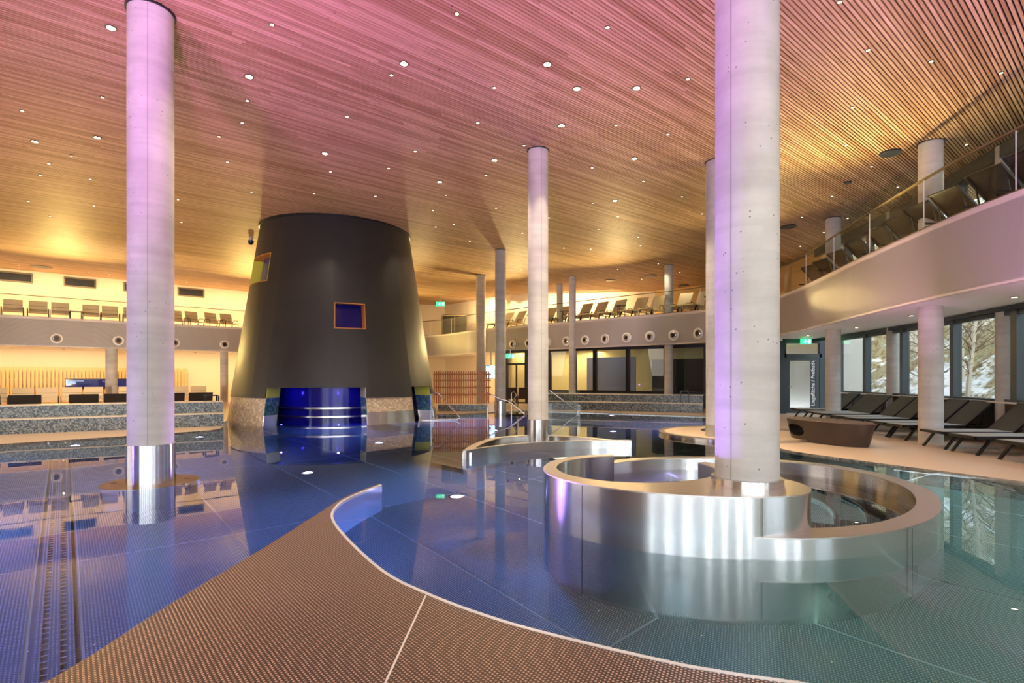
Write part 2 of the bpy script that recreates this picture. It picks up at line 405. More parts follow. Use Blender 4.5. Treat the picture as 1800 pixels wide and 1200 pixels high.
# steel floor panels between weld seams
def inside(x, y, poly):
    c = False; j = len(poly) - 1
    for i in range(len(poly)):
        xi, yi = poly[i][:2]; xj, yj = poly[j][:2]
        if (yi > y) != (yj > y) and x < (xj - xi) * (y - yi) / (yj - yi) + xi: c = not c
        j = i
    return c
blines = [-.16 - 1.49 * k for k in range(8, 0, -1)] + [-.20, .10] + [1.48 * k for k in range(1, 10)]
alines = [-5.5, -1.45, 2.58, 6.62, 10.65, 14.7, 18.8]
for i in range(len(alines) - 1):
    for j in range(len(blines) - 1):
        a0, a1, b0, b1 = alines[i], alines[i + 1], blines[j], blines[j + 1]
        if b0 == -.20: continue
        if not any(inside(*W(a0 + (a1 - a0) * s_, b0 + (b1 - b0) * t_)[:2], pool) for s_ in (0, .25, .5, .75, 1) for t_ in (0, .5, 1)): continue
        g = .012
        MB().prism([W(a0 + g, b0 + g), W(a0 + g, b1 - g), W(a1 - g, b1 - g), W(a1 - g, b0 + g)], DEPTH - .004, DEPTH).build('floor_panel', M['dots'], pf)
# drain channel running into the pool
dc = thing('drain_channel', 'slotted steel drain channel running straight across the basin floor', 'drain', W(0, 0, DEPTH), ROTZ)
T0 = Matrix.Translation((0, 0, 0))
def drain_box(mb, a0, a1, b0, b1, z0, z1): mb.box(b0, b1, a0, a1, z0, z1)
# local frame: x along V, y along U
mb = MB(); mb.box(-.19, .09, -5.4, 18.7, -.005, -.002); mb.build('channel_bed', M['black'], dc)
for b0, b1 in ((-.165, -.035), (-.02, .062)):
    pass
for x0, x1 in ((-.165, -.118), (-.082, -.018), (.018, .062)):
    MB().box(x0, x1, -5.4, 18.7, -.002, .010).build('cover_strip', M['dots'], dc)
mb = MB(); k = -5.3
while k < 18.6:
    mb.box(-.118, -.082, k, k + .014, -.002, .008); mb.box(-.018, .018, k, k + .014, -.002, .008); k += .085
mb.build('cross_bars', M['weld'], dc)['kind'] = 'stuff'
# water body
wm = MB().prism(pool, DEPTH - .3, 0)
water = tag(wm.build('pool_water', M['water']), 'calm clear blue green water filling the steel pool', 'water', kind='stuff')
# mosaic ledge under the left and far edge
edge_l = smooth_pts([(-17.2, 4.2), (-10.6, 11.2), (-8.6, 13.35)], 4)
edge_b = smooth_pts([(-2.6, 20.15), (-1.2, 21.3), (.65, 22.8), (1.55, 22.3), (7.0, 19.3)], 4)
for e_, lab in ((edge_l, 'left'), (edge_b, 'far')):
    o = strip(MB(), e_, .0, -1.0, DEPTH, -.38).build('submerged_ledge', M['mosaic'])
    tag(o, 'grey mosaic ledge under water along the %s pool edge' % lab, 'ledge')

# ------------------------------------------------------------------ ceiling
ceil_o = struct(D.objects.new('ceiling', None)); COL.objects.link(ceil_o)
PITCH = .0576; SW = .037; SH = .035
def brange(a):
    hi = (12.9 + .6385 * a) / .7696
    hi2 = (47 - .7696 * a) / .6385
    lo = max((-38 + .6385 * a) / .7696, (-13 - .7696 * a) / .6385)
    return lo, min(hi, hi2)
unit = MB().box(0, 1, 0, 1, 0, 1)
um = D.meshes.new('slat'); um.from_pydata(unit.v, [], unit.f); um.materials.append(M['slat'])
k0 = int(.55 / PITCH)
for k in range(300):
    a = (k0 + k) * PITCH + .010; lo, hi = brange(a)
    o = D.objects.new('slat', um); COL.objects.link(o); o.parent = ceil_o
    o.location = W(a + SW, lo, zc(a)); o.rotation_euler = (0, 0, ROTZ); o.scale = (hi - lo, -SW, SH)
    o.scale = (hi - lo, SW, SH); o.location = W(a, lo, zc(a))
def merged(name, ks):
    mb = MB()
    for k in ks:
        a = k * PITCH + .010; lo, hi = brange(a); z = zc(a)
        T = Matrix.Translation(W(a, lo, z)) @ Matrix.Rotation(ROTZ, 4, 'Z')
        mb.box(0, hi - lo, 0, SW, 0, SH, T)
    o = mb.build(name, M['slat'], ceil_o); o['kind'] = 'stuff'
merged('slat_field', list(range(-230, k0)) + list(range(k0 + 300, int(40.5 / PITCH))))
mb = MB(); ks = [-14, 0, 9] + [9 + 2 * i for i in range(1, 17)]
for a, a2 in zip(ks, ks[1:]):
    z, z2 = zc(a) + SH + .01, zc(a2) + SH + .01
    l1, h1 = brange(a); l2, h2 = brange(a2)
    q = [W(a, l1, z), W(a, h1, z), W(a2, h2, z2), W(a2, l2, z2)]
    q2 = [(x, y, zz + .3) for x, y, zz in q]
    mb.add(q + q2, [(0, 1, 2, 3), (7, 6, 5, 4), (0, 4, 5, 1), (1, 5, 6, 2), (2, 6, 7, 3), (3, 7, 4, 0)])
mb.build('backing_felt', M['felt'], ceil_o)

# downlights
def ceil_pt(px, py):
    z = 6.35
    for _ in range(6):
        d = F * (z - EYE) / (HY - py); x = (px - 900) / F * d; z = zc(A_of(x, d))
    return x, d, z
stars = [(195, 48), (438, 134), (61, 248), (171, 241), (571, 269), (710, 111), (962, 112), (1014, 155), (1119, 154), (987, 220), (869, 281), (1115, 278), (773, 319), (1081, 352)]
smalls = [(39, 194), (180, 170), (125, 273), (86, 287), (71, 307), (159, 314), (50, 353), (165, 361), (88, 379), (478, 42), (435, 176), (426, 215), (385, 239), (400, 284), (442, 338), (552, 339), (581, 301), (313, 350), (319, 390),
          (803, 23), (1068, 47), (688, 131), (869, 153), (610, 204), (840, 215), (1209, 138), (1083, 219), (1174, 235), (921, 255), (730, 265), (683, 295), (1041, 294), (1131, 318), (1199, 345), (854, 307), (784, 342), (872, 365), (761, 369), (660, 344), (766, 398), (798, 394), (1042, 356), (1086, 380), (1234, 375), (1052, 402), (1122, 416), (1126, 431), (965, 382), (918, 409), (826, 423), (887, 442), (991, 435), (1038, 437),
          (1476, 2), (1526, 87), (1637, 107), (1498, 188), (1488, 254), (1622, 253), (1760, 127), (1699, 253), (1532, 292), (1490, 383), (1578, 328), (1462, 344), (1410, 381), (1407, 432), (1448, 408),
          (34, 466), (77, 470), (117, 475), (155, 479), (192, 482), (328, 496), (358, 499), (389, 502), (418, 505), (898, 515.5), (922, 515), (970, 512), (994, 511), (1021, 510), (1046, 509), (1074, 507.5), (1100, 506.5), (1124, 505), (1195, 478), (1086, 473), (917, 474), (1157, 463), (1128, 490)]
LAND = [('left concrete column head', 265, 20), ('tower top', 590, 385), ('middle slim column head', 946, 265), ('largest column upper shaft', 1320, 120), ('column head behind the largest one', 1250, 290),
        ('large gallery column head', 1633, 247), ('gallery column head above the door', 1463, 378), ('leftmost strip window', 28, 485), ('second strip window', 140, 495), ('rightmost strip window', 335, 512),
        ('far sleeved column head', 880, 449), ('far thin column head', 1006, 490), ('corner thin column head', 1175, 460), ('upper right end of the balustrade', 1790, 230), ('left ceiling edge of the view', 30, 290)]
NTH = ['nearest', '2nd nearest', '3rd nearest'] + ['%dth nearest' % k for k in range(4, 30)]
def light_labels(pts, what):
    by = {}
    for i, (px, py) in enumerate(pts):
        d, nm = min((hypot(px - x, py - y), nm) for nm, x, y in LAND); by.setdefault(nm, []).append((d, i))
    out = {}
    for nm, l in by.items():
        for k, (d, i) in enumerate(sorted(l)): out[i] = '%s, %s to the %s' % (what, NTH[k], nm)
    return out
def light_proto(name, rad, m, label, group):
    t = thing(name, label, 'light', group=group)
    MB().lathe([(rad * 1.35, .012), (rad * 1.35, -.008), (rad, -.010), (rad, .012)], 14, cap0=False, cap1=False).build('trim_ring', M['frame_brown'], t)
    MB().lathe([(rad, -.002), (rad * .97, -.006)], 14, cap0=False).build('lens', m, t)
    return t
ps = light_proto('ceiling_light', .055, M['lightstar'], 'large bright round downlight set between the larch ceiling battens', 'large bright downlights in the timber ceiling')
pm = light_proto('ceiling_light', .026, M['lightface'], 'small round downlight set between the larch ceiling battens', 'small downlights in the timber ceiling')
fs_, fm_ = True, True
LS = light_labels(stars, 'large bright ceiling downlight'); LM = light_labels(smalls, 'small ceiling downlight')
for i, (px, py) in enumerate(stars):
    p = ceil_pt(px, py)
    o = ps if fs_ else dup(ps, p, 0, ps['label']); fs_ = False; o['label'] = LS[i]; o.location = (p[0], p[1], p[2] - .006)
    lamp('SPOT', 'downlight_beam', (p[0], p[1], p[2] - .03), 330, (1, .82, .58), .03, (p[0], p[1], 0), 95, .7)
for i, (px, py) in enumerate(smalls):
    p = ceil_pt(px, py)
    o = pm if fm_ else dup(pm, p, 0, pm['label']); fm_ = False; o['label'] = LM[i]; o.location = (p[0], p[1], p[2] - .006)
    if i % 3 == 0 or py > 460: lamp('SPOT', 'downlight_beam', (p[0], p[1], p[2] - .03), 90 if py < 460 else 75, (1, .80, .52), .02, (p[0], p[1], 0), 110, .7)

# ------------------------------------------------------------------ gallery, walls
FAS = smooth_pts([W(33.2, -14)[:2], on_a(0, 33.2), on_a(400, 33.2), on_a(640, 33.2), (-7.0, 36.3), (-5.0, 35.6), (-3.5, 33.9), (-2.2, 32), (.9, 28.9), (5.2, 24.9), (7, 23.4), (8.1, 22.1), (8.95, 20.3), (9.1, 18), (8.75, 15.5), (8.2, 12.73), (7.75, 9.9), (7.62, 8.04), (7.7, 6), (8, 3), (8.5, -4)], 6)
WIN = [(11.0, -4), (10.2, 4), (9.95, 9), (10.45, 11.5), (11.2, 15), (11.6, 19), (11.72, 20.8)]
a38 = [W(38, -16)[:2], on_a(0, 38), on_a(400, 38), on_a(640, 38)]
UP = [(11.72, 20.8), (12.3, 27), (8.3, 31.4), (-.1, 33.7), (-2.5, 37), (-5, 40.5)] + a38[::-1]
slab = [p for p in FAS] + WIN[:1] + WIN[1:] + UP[1:]
mb = MB().prism(slab, 2.9, 4.12, mi_side=0, mi_top=1)
gal = struct(mb.build('floor_gallery', [M['soffit'], M['deck']]), 'gallery slab running round the hall')
o = struct(strip(MB(), FAS, 0.0, .12, 2.86, 4.22).build('wall_gallery_fascia', M['fascia'], smooth=40), 'smooth white curved fascia of the gallery')
o = strip(MB(), FAS, -.01, .14, 4.22, 4.235).build('coping', M['frame_brown'], o)
# balustrade of separate glass panes
bal = thing('glass_balustrade', 'frameless clear glass balustrade with thin bronze handrail along the gallery edge', 'balustrade')
L_ = walk(FAS, .3)
seg = 0
while seg + 1 < len(L_):
    e = min(seg + 7, len(L_) - 1)
    pts = [(q[0].x, q[0].y) for q in L_[seg:e + 1]]
    p0 = Vector(pts[0]); pts[0] = tuple(p0 + (Vector(pts[1]) - p0) * .05)
    strip(MB(), pts, .055, .067, 4.235, 5.17).build('glass_pane', M['rail_glass'], bal, smooth=30)
    c = L_[seg]
    T = Matrix.Translation((c[0].x, c[0].y, 0)) @ Matrix.Rotation(c[1], 4, 'Z')
    MB().box(-.003, .003, .053, .070, 4.235, 5.17, T).build('pane_edge', M['soffit'], bal)
    seg = e
strip(MB(), FAS, .035, .085, 5.17, 5.20).build('handrail', M['frame_brown'], bal)

def wall_line(pts, z0, z1, th=.2, side=1): return strip(MB(), pts, 0, th * side, z0, z1)
# back and left wall
struct(wall_line(a38, 0, 7.6, .3, 1).build('wall_left', M['cream']), 'cream wall behind the left gallery')
struct(wall_line([(-11, 40.6), (-5, 40.5), (-2.5, 37), (-.1, 33.7), (8.3, 31.4)], 0, 7.6, .3, 1).build('wall_back', M['cream']), 'cream wall behind the far gallery')
struct(wall_line([(8.3, 31.3), (12.3, 27), (12.0, 20.9)], 2.9, 7.6, .3, 1).build('wall_timber', M['timber']), 'golden timber wall at the gallery corner')
l0 = W(38, -16)
struct(wall_line([(l0[0] - 3, -13), (l0[0] - 3, 12), (l0[0], l0[1])], -.1, 7.6, .3, 1).build('wall_side', M['white']), 'white wall left of the hall')
struct(MB().box(-40, 16, -13.4, -13.1, -.1, .9).box(-40, 16, -13.4, -13.1, 5.6, 7.6).box(-40, -12, -13.4, -13.1, .9, 5.6).box(12, 16, -13.4, -13.1, .9, 5.6).build('wall_rear', M['white']), 'white wall behind the viewer')

# dark strip windows high in the left wall
def on_wall(px, a): x, d = on_a(px, a); return x, d
for i, (x0, x1) in enumerate([(-30, 58), (112, 169), (217, 262), (312, 359)]):
    p, q = on_wall(x0, 37.97), on_wall(x1, 37.97)
    b0, b1 = B_of(*p), B_of(*q)
    t = struct(thing('window_%d' % (i + 1), None, None, W(37.96, b0, 0), ROTZ), 'dark strip window in bronze frame, high on the cream wall')
    L = b1 - b0; z0, z1 = 6.36, 6.88
    MB().box(.06, L - .06, -.02, .0, z0 + .06, z1 - .06).build('pane', M['darkroom'], t)
    MB().box(0, L, -.06, .0, z1 - .07, z1).box(0, L, -.06, .0, z0, z0 + .07).box(0, .07, -.06, 0, z0 + .07, z1 - .07).box(L - .07, L, -.06, 0, z0 + .07, z1 - .07).build('window_frame', M['frame_brown'], t)

# round air nozzles in the fascia
def nozzle(px, label):
    best = None
    for p, h in walk(FAS, .05):
        e = abs(p.x / p.y * F + 900 - px) + (0 if px < 500 or p.y < 34 else 3)
        if p.y < 15: continue
        if px > 860 and p.x < -4: continue
        if best is None or e < best[0]: best = (e, p, h)
    _, p, h = best
    return (p.x, p.y, 3.25), h + pi, label
def nozzle_build():
    t = thing('air_nozzle', 'x', 'vent', group='round air nozzles in the gallery fascia')
    R = Matrix.Rotation(-pi / 2, 4, 'X')   # axis towards +Y local
    MB().lathe([(.23, 0), (.23, .03), (.16, .05), (.15, .02)], 28, T=R, cap0=False, cap1=False).build('flange', M['soffit'], t, smooth=35)
    MB().lathe([(.15, .01), (.14, .06), (.10, .09), (.085, .03)], 28, T=R, cap0=False, cap1=False).build('nozzle_ring', M['steel_top'], t, smooth=35)
    MB().lathe([(.10, .028), (.09, .034)], 20, T=R, cap0=False).build('throat', M['black'], t)
    return t
nz_ = nozzle_build(); first = True
nl = [(100, 'left end'), (208, 0), (308, 0), (395, 0), (902, 0), (929, 0), (963, 0), (995, 0), (1028, 0), (1064, 0), (1102, 0), (1142, 0), (1184, 0), (1228, 0)]
for i, (px, _) in enumerate(nl):
    lab = ('white round air nozzle on the left gallery fascia, %s from the left' % ORD[i]) if i < 4 else ('white round air nozzle on the far gallery fascia, %s counted from the left' % ORD[i - 4])
    loc, h, _l = nozzle(px, '')
    if first: nz_.location = loc; nz_.rotation_euler = (0, 0, h); nz_['label'] = lab; first = False
    else: dup(nz_, loc, h, lab)

# ------------------------------------------------------------------ right glazing, lower and upper
def ray_line(px, line):
    t_ = (px - 900) / F
    for (x0, y0), (x1, y1) in zip(line, line[1:]):
        # x = t*y ; point = p0 + s*(p1-p0)
        den = (x1 - x0) - t_ * (y1 - y0)
        if abs(den) < 1e-9: continue
        s_ = (t_ * y0 - x0) / den
        if -1e-6 <= s_ <= 1 + 1e-6: return Vector((x0 + s_ * (x1 - x0), y0 + s_ * (y1 - y0)))
def glazing(z0, z1, marks, wn, sill_mat, zb):
    """marks: pixel columns of mullions; builds windows between consecutive marks"""
    pts = [ray_line(m_, WIN) for m_ in marks]
    for i, (p, q) in enumerate(zip(pts, pts[1:])):
        d = q - p; L = d.length; h = atan2(d.y, d.x)
        t = struct(thing('window_%d' % (wn + i), None, None, (p.x, p.y, 0), h), 'tall window in anthracite frame')
        MB().box(.05, L - .05, -.012, .012, z0 + .05, z1 - .06).build('pane', M['glass'], t)
        MB().box(0, L, -.06, .06, z1 - .09, z1).box(0, L, -.06, .06, z0, z0 + .05).box(-.08, .08, -.09, .09, z0, z1).build('window_frame', M['frame'], t)
        MB().box(0, L, -.14, .0, z0 - .035, z0 - .001).build('window_sill', M['white'], t)
        MB().box(0, L, -.05, .08, zb, z0 - .035).build('spandrel', M['rattan'], t)
    return pts
marks = [1476, 1524, 1590, 1680, 1790, 2050]
glazing(.90, 2.80, marks, 5, None, 0.03)
glazing(4.45, 6.05, [1404, 1445, 1490, 1530, 1590, 1690, 1790, 1990][2:], 10, None, 4.12)
struct(strip(MB(), WIN, -.06, .10, 6.05, 6.6).build('trim_1', M['frame']), 'dark timber lintel above the gallery glazing')
struct(strip(MB(), WIN, -.08, .12, 2.80, 2.9).build('trim_2', M['frame']), 'dark head rail above the lower windows')
struct(strip(MB(), WIN[:3], -.02, .2, .03, 2.8).build('wall_right', M['white']), 'white wall right of the viewer')
# upper end glazing near corner
# door facing the viewer
dx0, dx1 = Pd(1372, 20.8)[0], Pd(1477, 20.8)[0]
dr = struct(thing('door_1', None, None, (0, 20.8, 0), 0), 'anthracite glazed door with transom light')
xa, xb = Pd(1378, 20.8)[0], Pd(1443, 20.8)[0]
MB().box(dx0 - .5, xa, -.05, .1, .03, 2.82).build('side_panel', M['frame'], dr)
MB().box(xb, dx1 + .1, -.05, .1, .03, 2.82).build('side_panel', M['frame'], dr)
MB().box(xa, xb, -.05, .1, 2.73, 2.9).box(xa, xb, -.05, .1, 2.18, 2.32).box(xa, xa + .07, -.05, .1, .03, 2.73).box(xb - .07, xb, -.05, .1, .03, 2.73).build('door_frame', M['frame'], dr)
MB().box(xa + .07, xb - .07, .02, .03, 2.32, 2.73).build('transom_pane', M['glass'], dr)
lf = MB().box(xa + .07, xa + .21, -.03, .04, .05, 2.18).box(xb - .21, xb - .07, -.03, .04, .05, 2.18).box(xa + .21, xb - .21, -.03, .04, 2.06, 2.18).box(xa + .21, xb - .21, -.03, .04, .05, .25).build('door_leaf', M['frame'], dr)
MB().box(xa + .21, xb - .21, 0, .012, .25, 2.06).build('door_pane', M['glass'], lf)
MB().tube([(xa + .14, -.03, 1.05), (xa + .14, -.09, 1.05), (xa + .27, -.09, 1.05)], .012).build('door_handle', M['chrome'], lf)
MB().box(xb - .42, xb - .22, -.012, -.002, .25, 2.06).build('print_field', M['frame'], lf)
tc = D.curves.new('lettering', 'FONT'); tc.body = 'Liegefläche / Freibad'; tc.size = .20; tc.extrude = .002; tc.materials.append(M['letter'])
to = D.objects.new('lettering', tc); COL.objects.link(to); to.parent = lf
to.location = (xb - .25, -.018, .32); to.rotation_euler = (pi / 2, -pi / 2, 0)
mb = MB()
for s_ in (0, 1):
    mb.bar((xb - .36 + .05 * s_, -.018, 2.13 - .13), (xb - .28 + .05 * s_, -.018, 2.13 - .07), .004, .02)
mb.build('arrow_mark', M['letter'], lf)
# exit sign builder
def exit_sign(x, y, z, s_, label, rz=0, hang=.2):
    t = thing('exit_sign', label, 'sign', (x, y, z), rz)
    MB().box(-.5 * s_, .5 * s_, 0, .04, -.25 * s_, .25 * s_).build('sign_panel', M['green'], t)
    q = MB()
    q.lathe([(.05 * s_, 0), (.05 * s_, .005)], 10, T=Matrix.Translation((-.08 * s_, -.006, .13 * s_)) @ Matrix.Rotation(pi / 2, 4, 'X'))
    for a_, b_ in (((-.09, .07), (-.14, -.05)), ((-.14, -.05), (-.05, -.10)), ((-.05, -.10), (-.08, -.2)), ((-.14, -.05), (-.25, -.12)), ((-.09, .06), (0, .0)), ((-.09, .06), (-.2, .02))):
        q.bar((a_[0] * s_, -.005, a_[1] * s_), (b_[0] * s_, -.005, b_[1] * s_), .006, .035 * s_)
    q.build('running_figure', M['signwhite'], t)
    q = MB(); q.box(.24 * s_, .42 * s_, -.006, -.001, -.18 * s_, .18 * s_); q.build('doorway_symbol', M['signwhite'], t)
    q = MB(); q.bar((.02 * s_, -.006, 0), (.18 * s_, -.006, 0), .005, .03 * s_); q.build('arrow_symbol', M['signwhite'], t)
    MB().box(-.01, .01, .015, .025, .25 * s_, hang).build('hanger', M['steel_top'], t)
    return t
exit_sign(*Pd(1417, 20.3), .40, 'green illuminated exit sign hanging above the glazed door')
D.objects['exit_sign'].location.z = 2.77
e2 = exit_sign(Pd(774, 34)[0], 34, 6.05, .55, 'green exit sign hanging below the ceiling beside the charcoal tower', hang=.66)
e3 = exit_sign(Pd(897, 27.5)[0], 28.4, 2.55, .45, 'small green exit sign over the far dark door', hang=.36)

# ------------------------------------------------------------------ far lower windows with rooms
FW = [(-.35, 29.6), (2.0, 28.1), (8.62, 23.9)]
fm = [890, 926, 966, 1010, 1046, 1104, 1171, 1240]
pts = [ray_line(x, FW) for x in fm]
pts[0] = Vector(FW[0]) if pts[0] is None else pts[0]
for i, (p, q) in enumerate(zip(pts, pts[1:])):
    d = q - p; L = d.length; h = atan2(d.y, d.x)
    z0 = .03 if i == 0 else .70
    t = struct(thing('window_%d' % (20 + i), None, None, (p.x, p.y, 0), h), 'dark framed window of the room beneath the far gallery')
    MB().box(.06, L - .06, 0, .015, z0 + .06, 2.78).build('pane', M['glass'], t)
    fr = MB().box(0, L, -.05, .06, 2.76, 2.9).box(0, L, -.05, .06, z0, z0 + .08).box(-.10, .10, -.06, .07, z0, 2.78).box(L - .07, L, -.06, .07, z0, 2.78)
    if i == 0: fr.box(0, L, -.04, .05, 2.1, 2.2).box(L * .5 - .03, L * .5 + .03, -.04, .05, .05, 2.1)
    fr.build('window_frame', M['black'], t)
    if i: MB().box(0, L, -.02, .1, 0.03, z0).build('spandrel', M['frame'], t)
# room backs
def panel(name, p, q, z0, z1, m_, lab=None):
    d = Vector(q) - Vector(p); h = atan2(d.y, d.x); T = Matrix.Translation((p[0], p[1], 0)) @ Matrix.Rotation(h, 4, 'Z')
    return struct(MB().box(0, d.length, 0, .08, z0, z1, T).build(name, m_), lab)
panel('wall_room_straw', (.0, 31.0), (6.0, 28.4), 0, 2.9, M['curtain'], 'straw coloured wall inside the far room')
panel('wall_room_far', (6.0, 28.4), (10.2, 25.4), 0, 2.9, M['curtain'], 'straw coloured wall deep inside the far room')
panel('wall_room_lilac', (3.9, 28.2), (6.1, 26.7), 0, 2.45, M['lilac'], 'lilac wall inside the far room')
panel('wall_room_dark', (6.9, 26.6), (9.6, 24.6), 0, 2.3, M['darkroom'], 'dark wall inside the far room')
panel('wall_room_end', (-.35, 29.7), (-.1, 33.6), 0, 2.9, M['cream'], 'cream return wall of the far room')
panel('wall_corner', (8.62, 23.9), (9.0, 21.6), 0, 2.9, M['darkroom'], 'black glazed corner of the far room')
panel('wall_corner_right', (9.0, 21.6), (9.9, 20.85), 0, 2.9, M['white'], 'white wall beside the glazed door')
lamp('AREA', 'room_light', (3.2, 28.6, 2.8), 60, WARM, 3.2, (3.2, 28.6, 0), size_y=.8)
lamp('AREA', 'room_light', (.8, 30.6, 2.8), 35, WARM, 1.2, (.8, 30.6, 0))

# soffit downlights below the left and right gallery
sp = light_proto('soffit_light', .05, M['lightface'], 'small round downlight in the white gallery soffit', 'small downlights in the gallery soffit')
f_ = True
for i, (x, y) in enumerate([W(36.6, b)[:2] for b in (-4, -2, 0, 2, 4, 6, 8, 10, 12)] + [(9.3, 10), (9.6, 13), (10.2, 16), (10.4, 19), (9.0, 7), (-1.5, 35), (.3, 32)]):
    o = sp if f_ else dup(sp, (0, 0, 0), 0, sp['label']); f_ = False; o.location = (x, y, 2.895)
    o['label'] = 'small soffit downlight under the left gallery, %s from the left' % ORD[i] if i < 9 else 'small soffit downlight %s' % ['above the fourth nearest deck lounger', 'above the deck beside the oval bench', 'between the deck columns', 'in front of the glazed door', 'at the right edge above the nearest lounger', 'above the reddish slatted screen', 'beside the hanging info screen'][i - 9]
for b in (-6, -1, 4, 9, 14):
    lamp('AREA', 'added_soffit_strip', W(36.2, b, 2.86), 62, (1, .70, .36), 4.6, W(36.6, b, 0), size_y=.2)  # unseen area strip added to brighten the space under the gallery
    lamp('AREA', 'added_wall_strip', W(36.2, b, 6.55), 80, (1, .70, .36), 4.6, W(37.6, b, 4.2), size_y=.2)  # unseen area strip added to warm the upper wall
for (p, q) in (((-3.0, 36.0), (-1.5, 33.5)), ((1.5, 32.2), (6.5, 30.6))):
    c_ = ((p[0] + q[0]) / 2, (p[1] + q[1]) / 2)
    lamp('AREA', 'added_wall_strip', (c_[0], c_[1], 6.35), 130, (1, .74, .42), 4.5, (c_[0] + .4, c_[1] + 1.3, 4.2), size_y=.2)
lamp('AREA', 'added_soffit_strip', (-2.2, 33.8, 2.84), 60, (1, .7, .36), 3, (-2.2, 34.5, 0), size_y=.3)

exec_later = []
# ------------------------------------------------------------------ charcoal cone tower
CX, CY = -6.1, 18.9
def rad(z): return 3.46 - (3.46 - 2.46) * max(z, -1.3) / 6.4
def theta_at(px, z):
    r = rad(z); dx, dy = (px - 900) / F, 1.0
    A_ = dx * dx + dy * dy; B_ = -2 * (dx * CX + dy * CY); C_ = CX * CX + CY * CY - r * r
    disc = B_ * B_ - 4 * A_ * C_
    t_ = (-B_ - sqrt(max(disc, 0))) / (2 * A_)
    return atan2(t_ * dy - CY, t_ * dx - CX)
def sector(mb, r_out, r_in, t0, t1, z0, z1, mi=0):
    """solid cone-shell block; r_out, r_in functions of z"""
    nt = max(1, int(abs(t1 - t0) / .07)); nz2 = max(1, int((z1 - z0) / .8))
    V_ = {}; vs = []; fs = []
    def vid(i, j, s_):
        k_ = (i, j, s_)
        if k_ not in V_:
            th = t0 + (t1 - t0) * i / nt; z = z0 + (z1 - z0) * j / nz2; r = (r_out if s_ else r_in)(z)
            V_[k_] = len(vs); vs.append((CX + r * cos(th), CY + r * sin(th), z))
        return V_[k_]
    for i in range(nt):
        for j in range(nz2):
            fs.append((vid(i, j, 1), vid(i + 1, j, 1), vid(i + 1, j + 1, 1), vid(i, j + 1, 1)))
            fs.append((vid(i, j + 1, 0), vid(i + 1, j + 1, 0), vid(i + 1, j, 0), vid(i, j, 0)))
    for i in range(nt):
        fs.append((vid(i, 0, 0), vid(i + 1, 0, 0), vid(i + 1, 0, 1), vid(i, 0, 1)))
        fs.append((vid(i, nz2, 1), vid(i + 1, nz2, 1), vid(i + 1, nz2, 0), vid(i, nz2, 0)))
    for j in range(nz2):
        fs.append((vid(0, j, 0), vid(0, j, 1), vid(0, j + 1, 1), vid(0, j + 1, 0)))
        fs.append((vid(nt, j, 1), vid(nt, j, 0), vid(nt, j + 1, 0), vid(nt, j + 1, 1)))
    mb.add(vs, fs, mi=mi)
r_in = lambda z: rad(z) - .45
r_pin = lambda z: rad(z) - .55
r_p = lambda z: rad(z) - .03
tower = thing('charcoal_tower', 'charcoal rendered truncated cone tower standing in the pool, rising to the ceiling', 'tower')
Lw0, Lw1 = theta_at(440, 4.8), theta_at(473, 4.8)
Cw0, Cw1 = theta_at(587, 3.2), theta_at(643, 3.2)
d10, d11 = theta_at(467, 1.0), theta_at(644, 1.0)
d20, d21 = theta_at(724, 1.0), theta_at(757, 1.0)
TOPZ = 6.5
bks = sorted([Lw0, Lw1, Cw0, Cw1, d10, d11, d20, d21])
full0 = bks[0] - (2 * pi - (bks[-1] - bks[0]))   # start so that we go round
segs = [(full0, bks[0])] + list(zip(bks, bks[1:]))
mb = MB()
def in_(a0, a1, t0, t1): m_ = (a0 + a1) / 2; return t0 - 1e-6 < m_ < t1 + 1e-6
for t0, t1 in segs:
    zs = .81; zt = TOPZ
    if in_(t0, t1, d10, d11) or in_(t0, t1, d20, d21): zs = 1.12
    if in_(t0, t1, Lw0, Lw1): sector(mb, rad, r_in, t0, t1, zs, 4.36); sector(mb, rad, r_in, t0, t1, 5.26, zt)
    elif in_(t0, t1, Cw0, Cw1): sector(mb, rad, r_in, t0, t1, zs, 2.87); sector(mb, rad, r_in, t0, t1, 3.66, zt)
    else: sector(mb, rad, r_in, t0, t1, zs, zt)
mb.build('tower_shell', M['charcoal'], tower, smooth=35)
mb = MB().lathe([(rad(6.3) + .03, 6.36), (rad(6.3) + .03, 6.6)], 64, (CX, CY)).build('head_joint', M['black'], tower)
# piers
for (t0, t1, steel) in ((full0 + .35, d10, False), (d11, d20, True), (d21, full0 + 2 * pi + .34 if False else d21 + .5, True)):
    mb = MB(); z_b = .38 if steel else -1.25
    sector(mb, r_p, r_pin, t0, t1, z_b, .81)
    mb.build('mosaic_pier', M['mosaic_beige'], tower, smooth=35, origin=(CX, CY, 0))
    if steel:
        mb = MB(); sector(mb, r_p, r_pin, t0, t1, -1.25, .38); mb.build('steel_plinth', M['steel'], tower, smooth=35, origin=(CX, CY, 0))
# coloured door jambs
def jamb(th, z0, z1, m_, nm, sgn):
    mb = MB(); f0 = lambda z: rad(z) - .035; f1 = lambda z: rad(z) - .56
    sector(mb, f0, f1, th, th + sgn * .006, z0, z1) if sgn > 0 else sector(mb, f0, f1, th + sgn * .006, th, z0, z1)
    mb.build(nm, m_, tower, origin=(CX, CY, 0))
for th, sgn in ((d10, 1), (d11, -1), (d20, 1), (d21, -1)):
    jamb(th, .81, 1.12, M['yellow'], 'door_jamb', sgn); jamb(th, .30, .81, M['mosaic_blue'], 'door_jamb', sgn); jamb(th, -1.25, .30, M['chrome'], 'door_jamb', sgn)
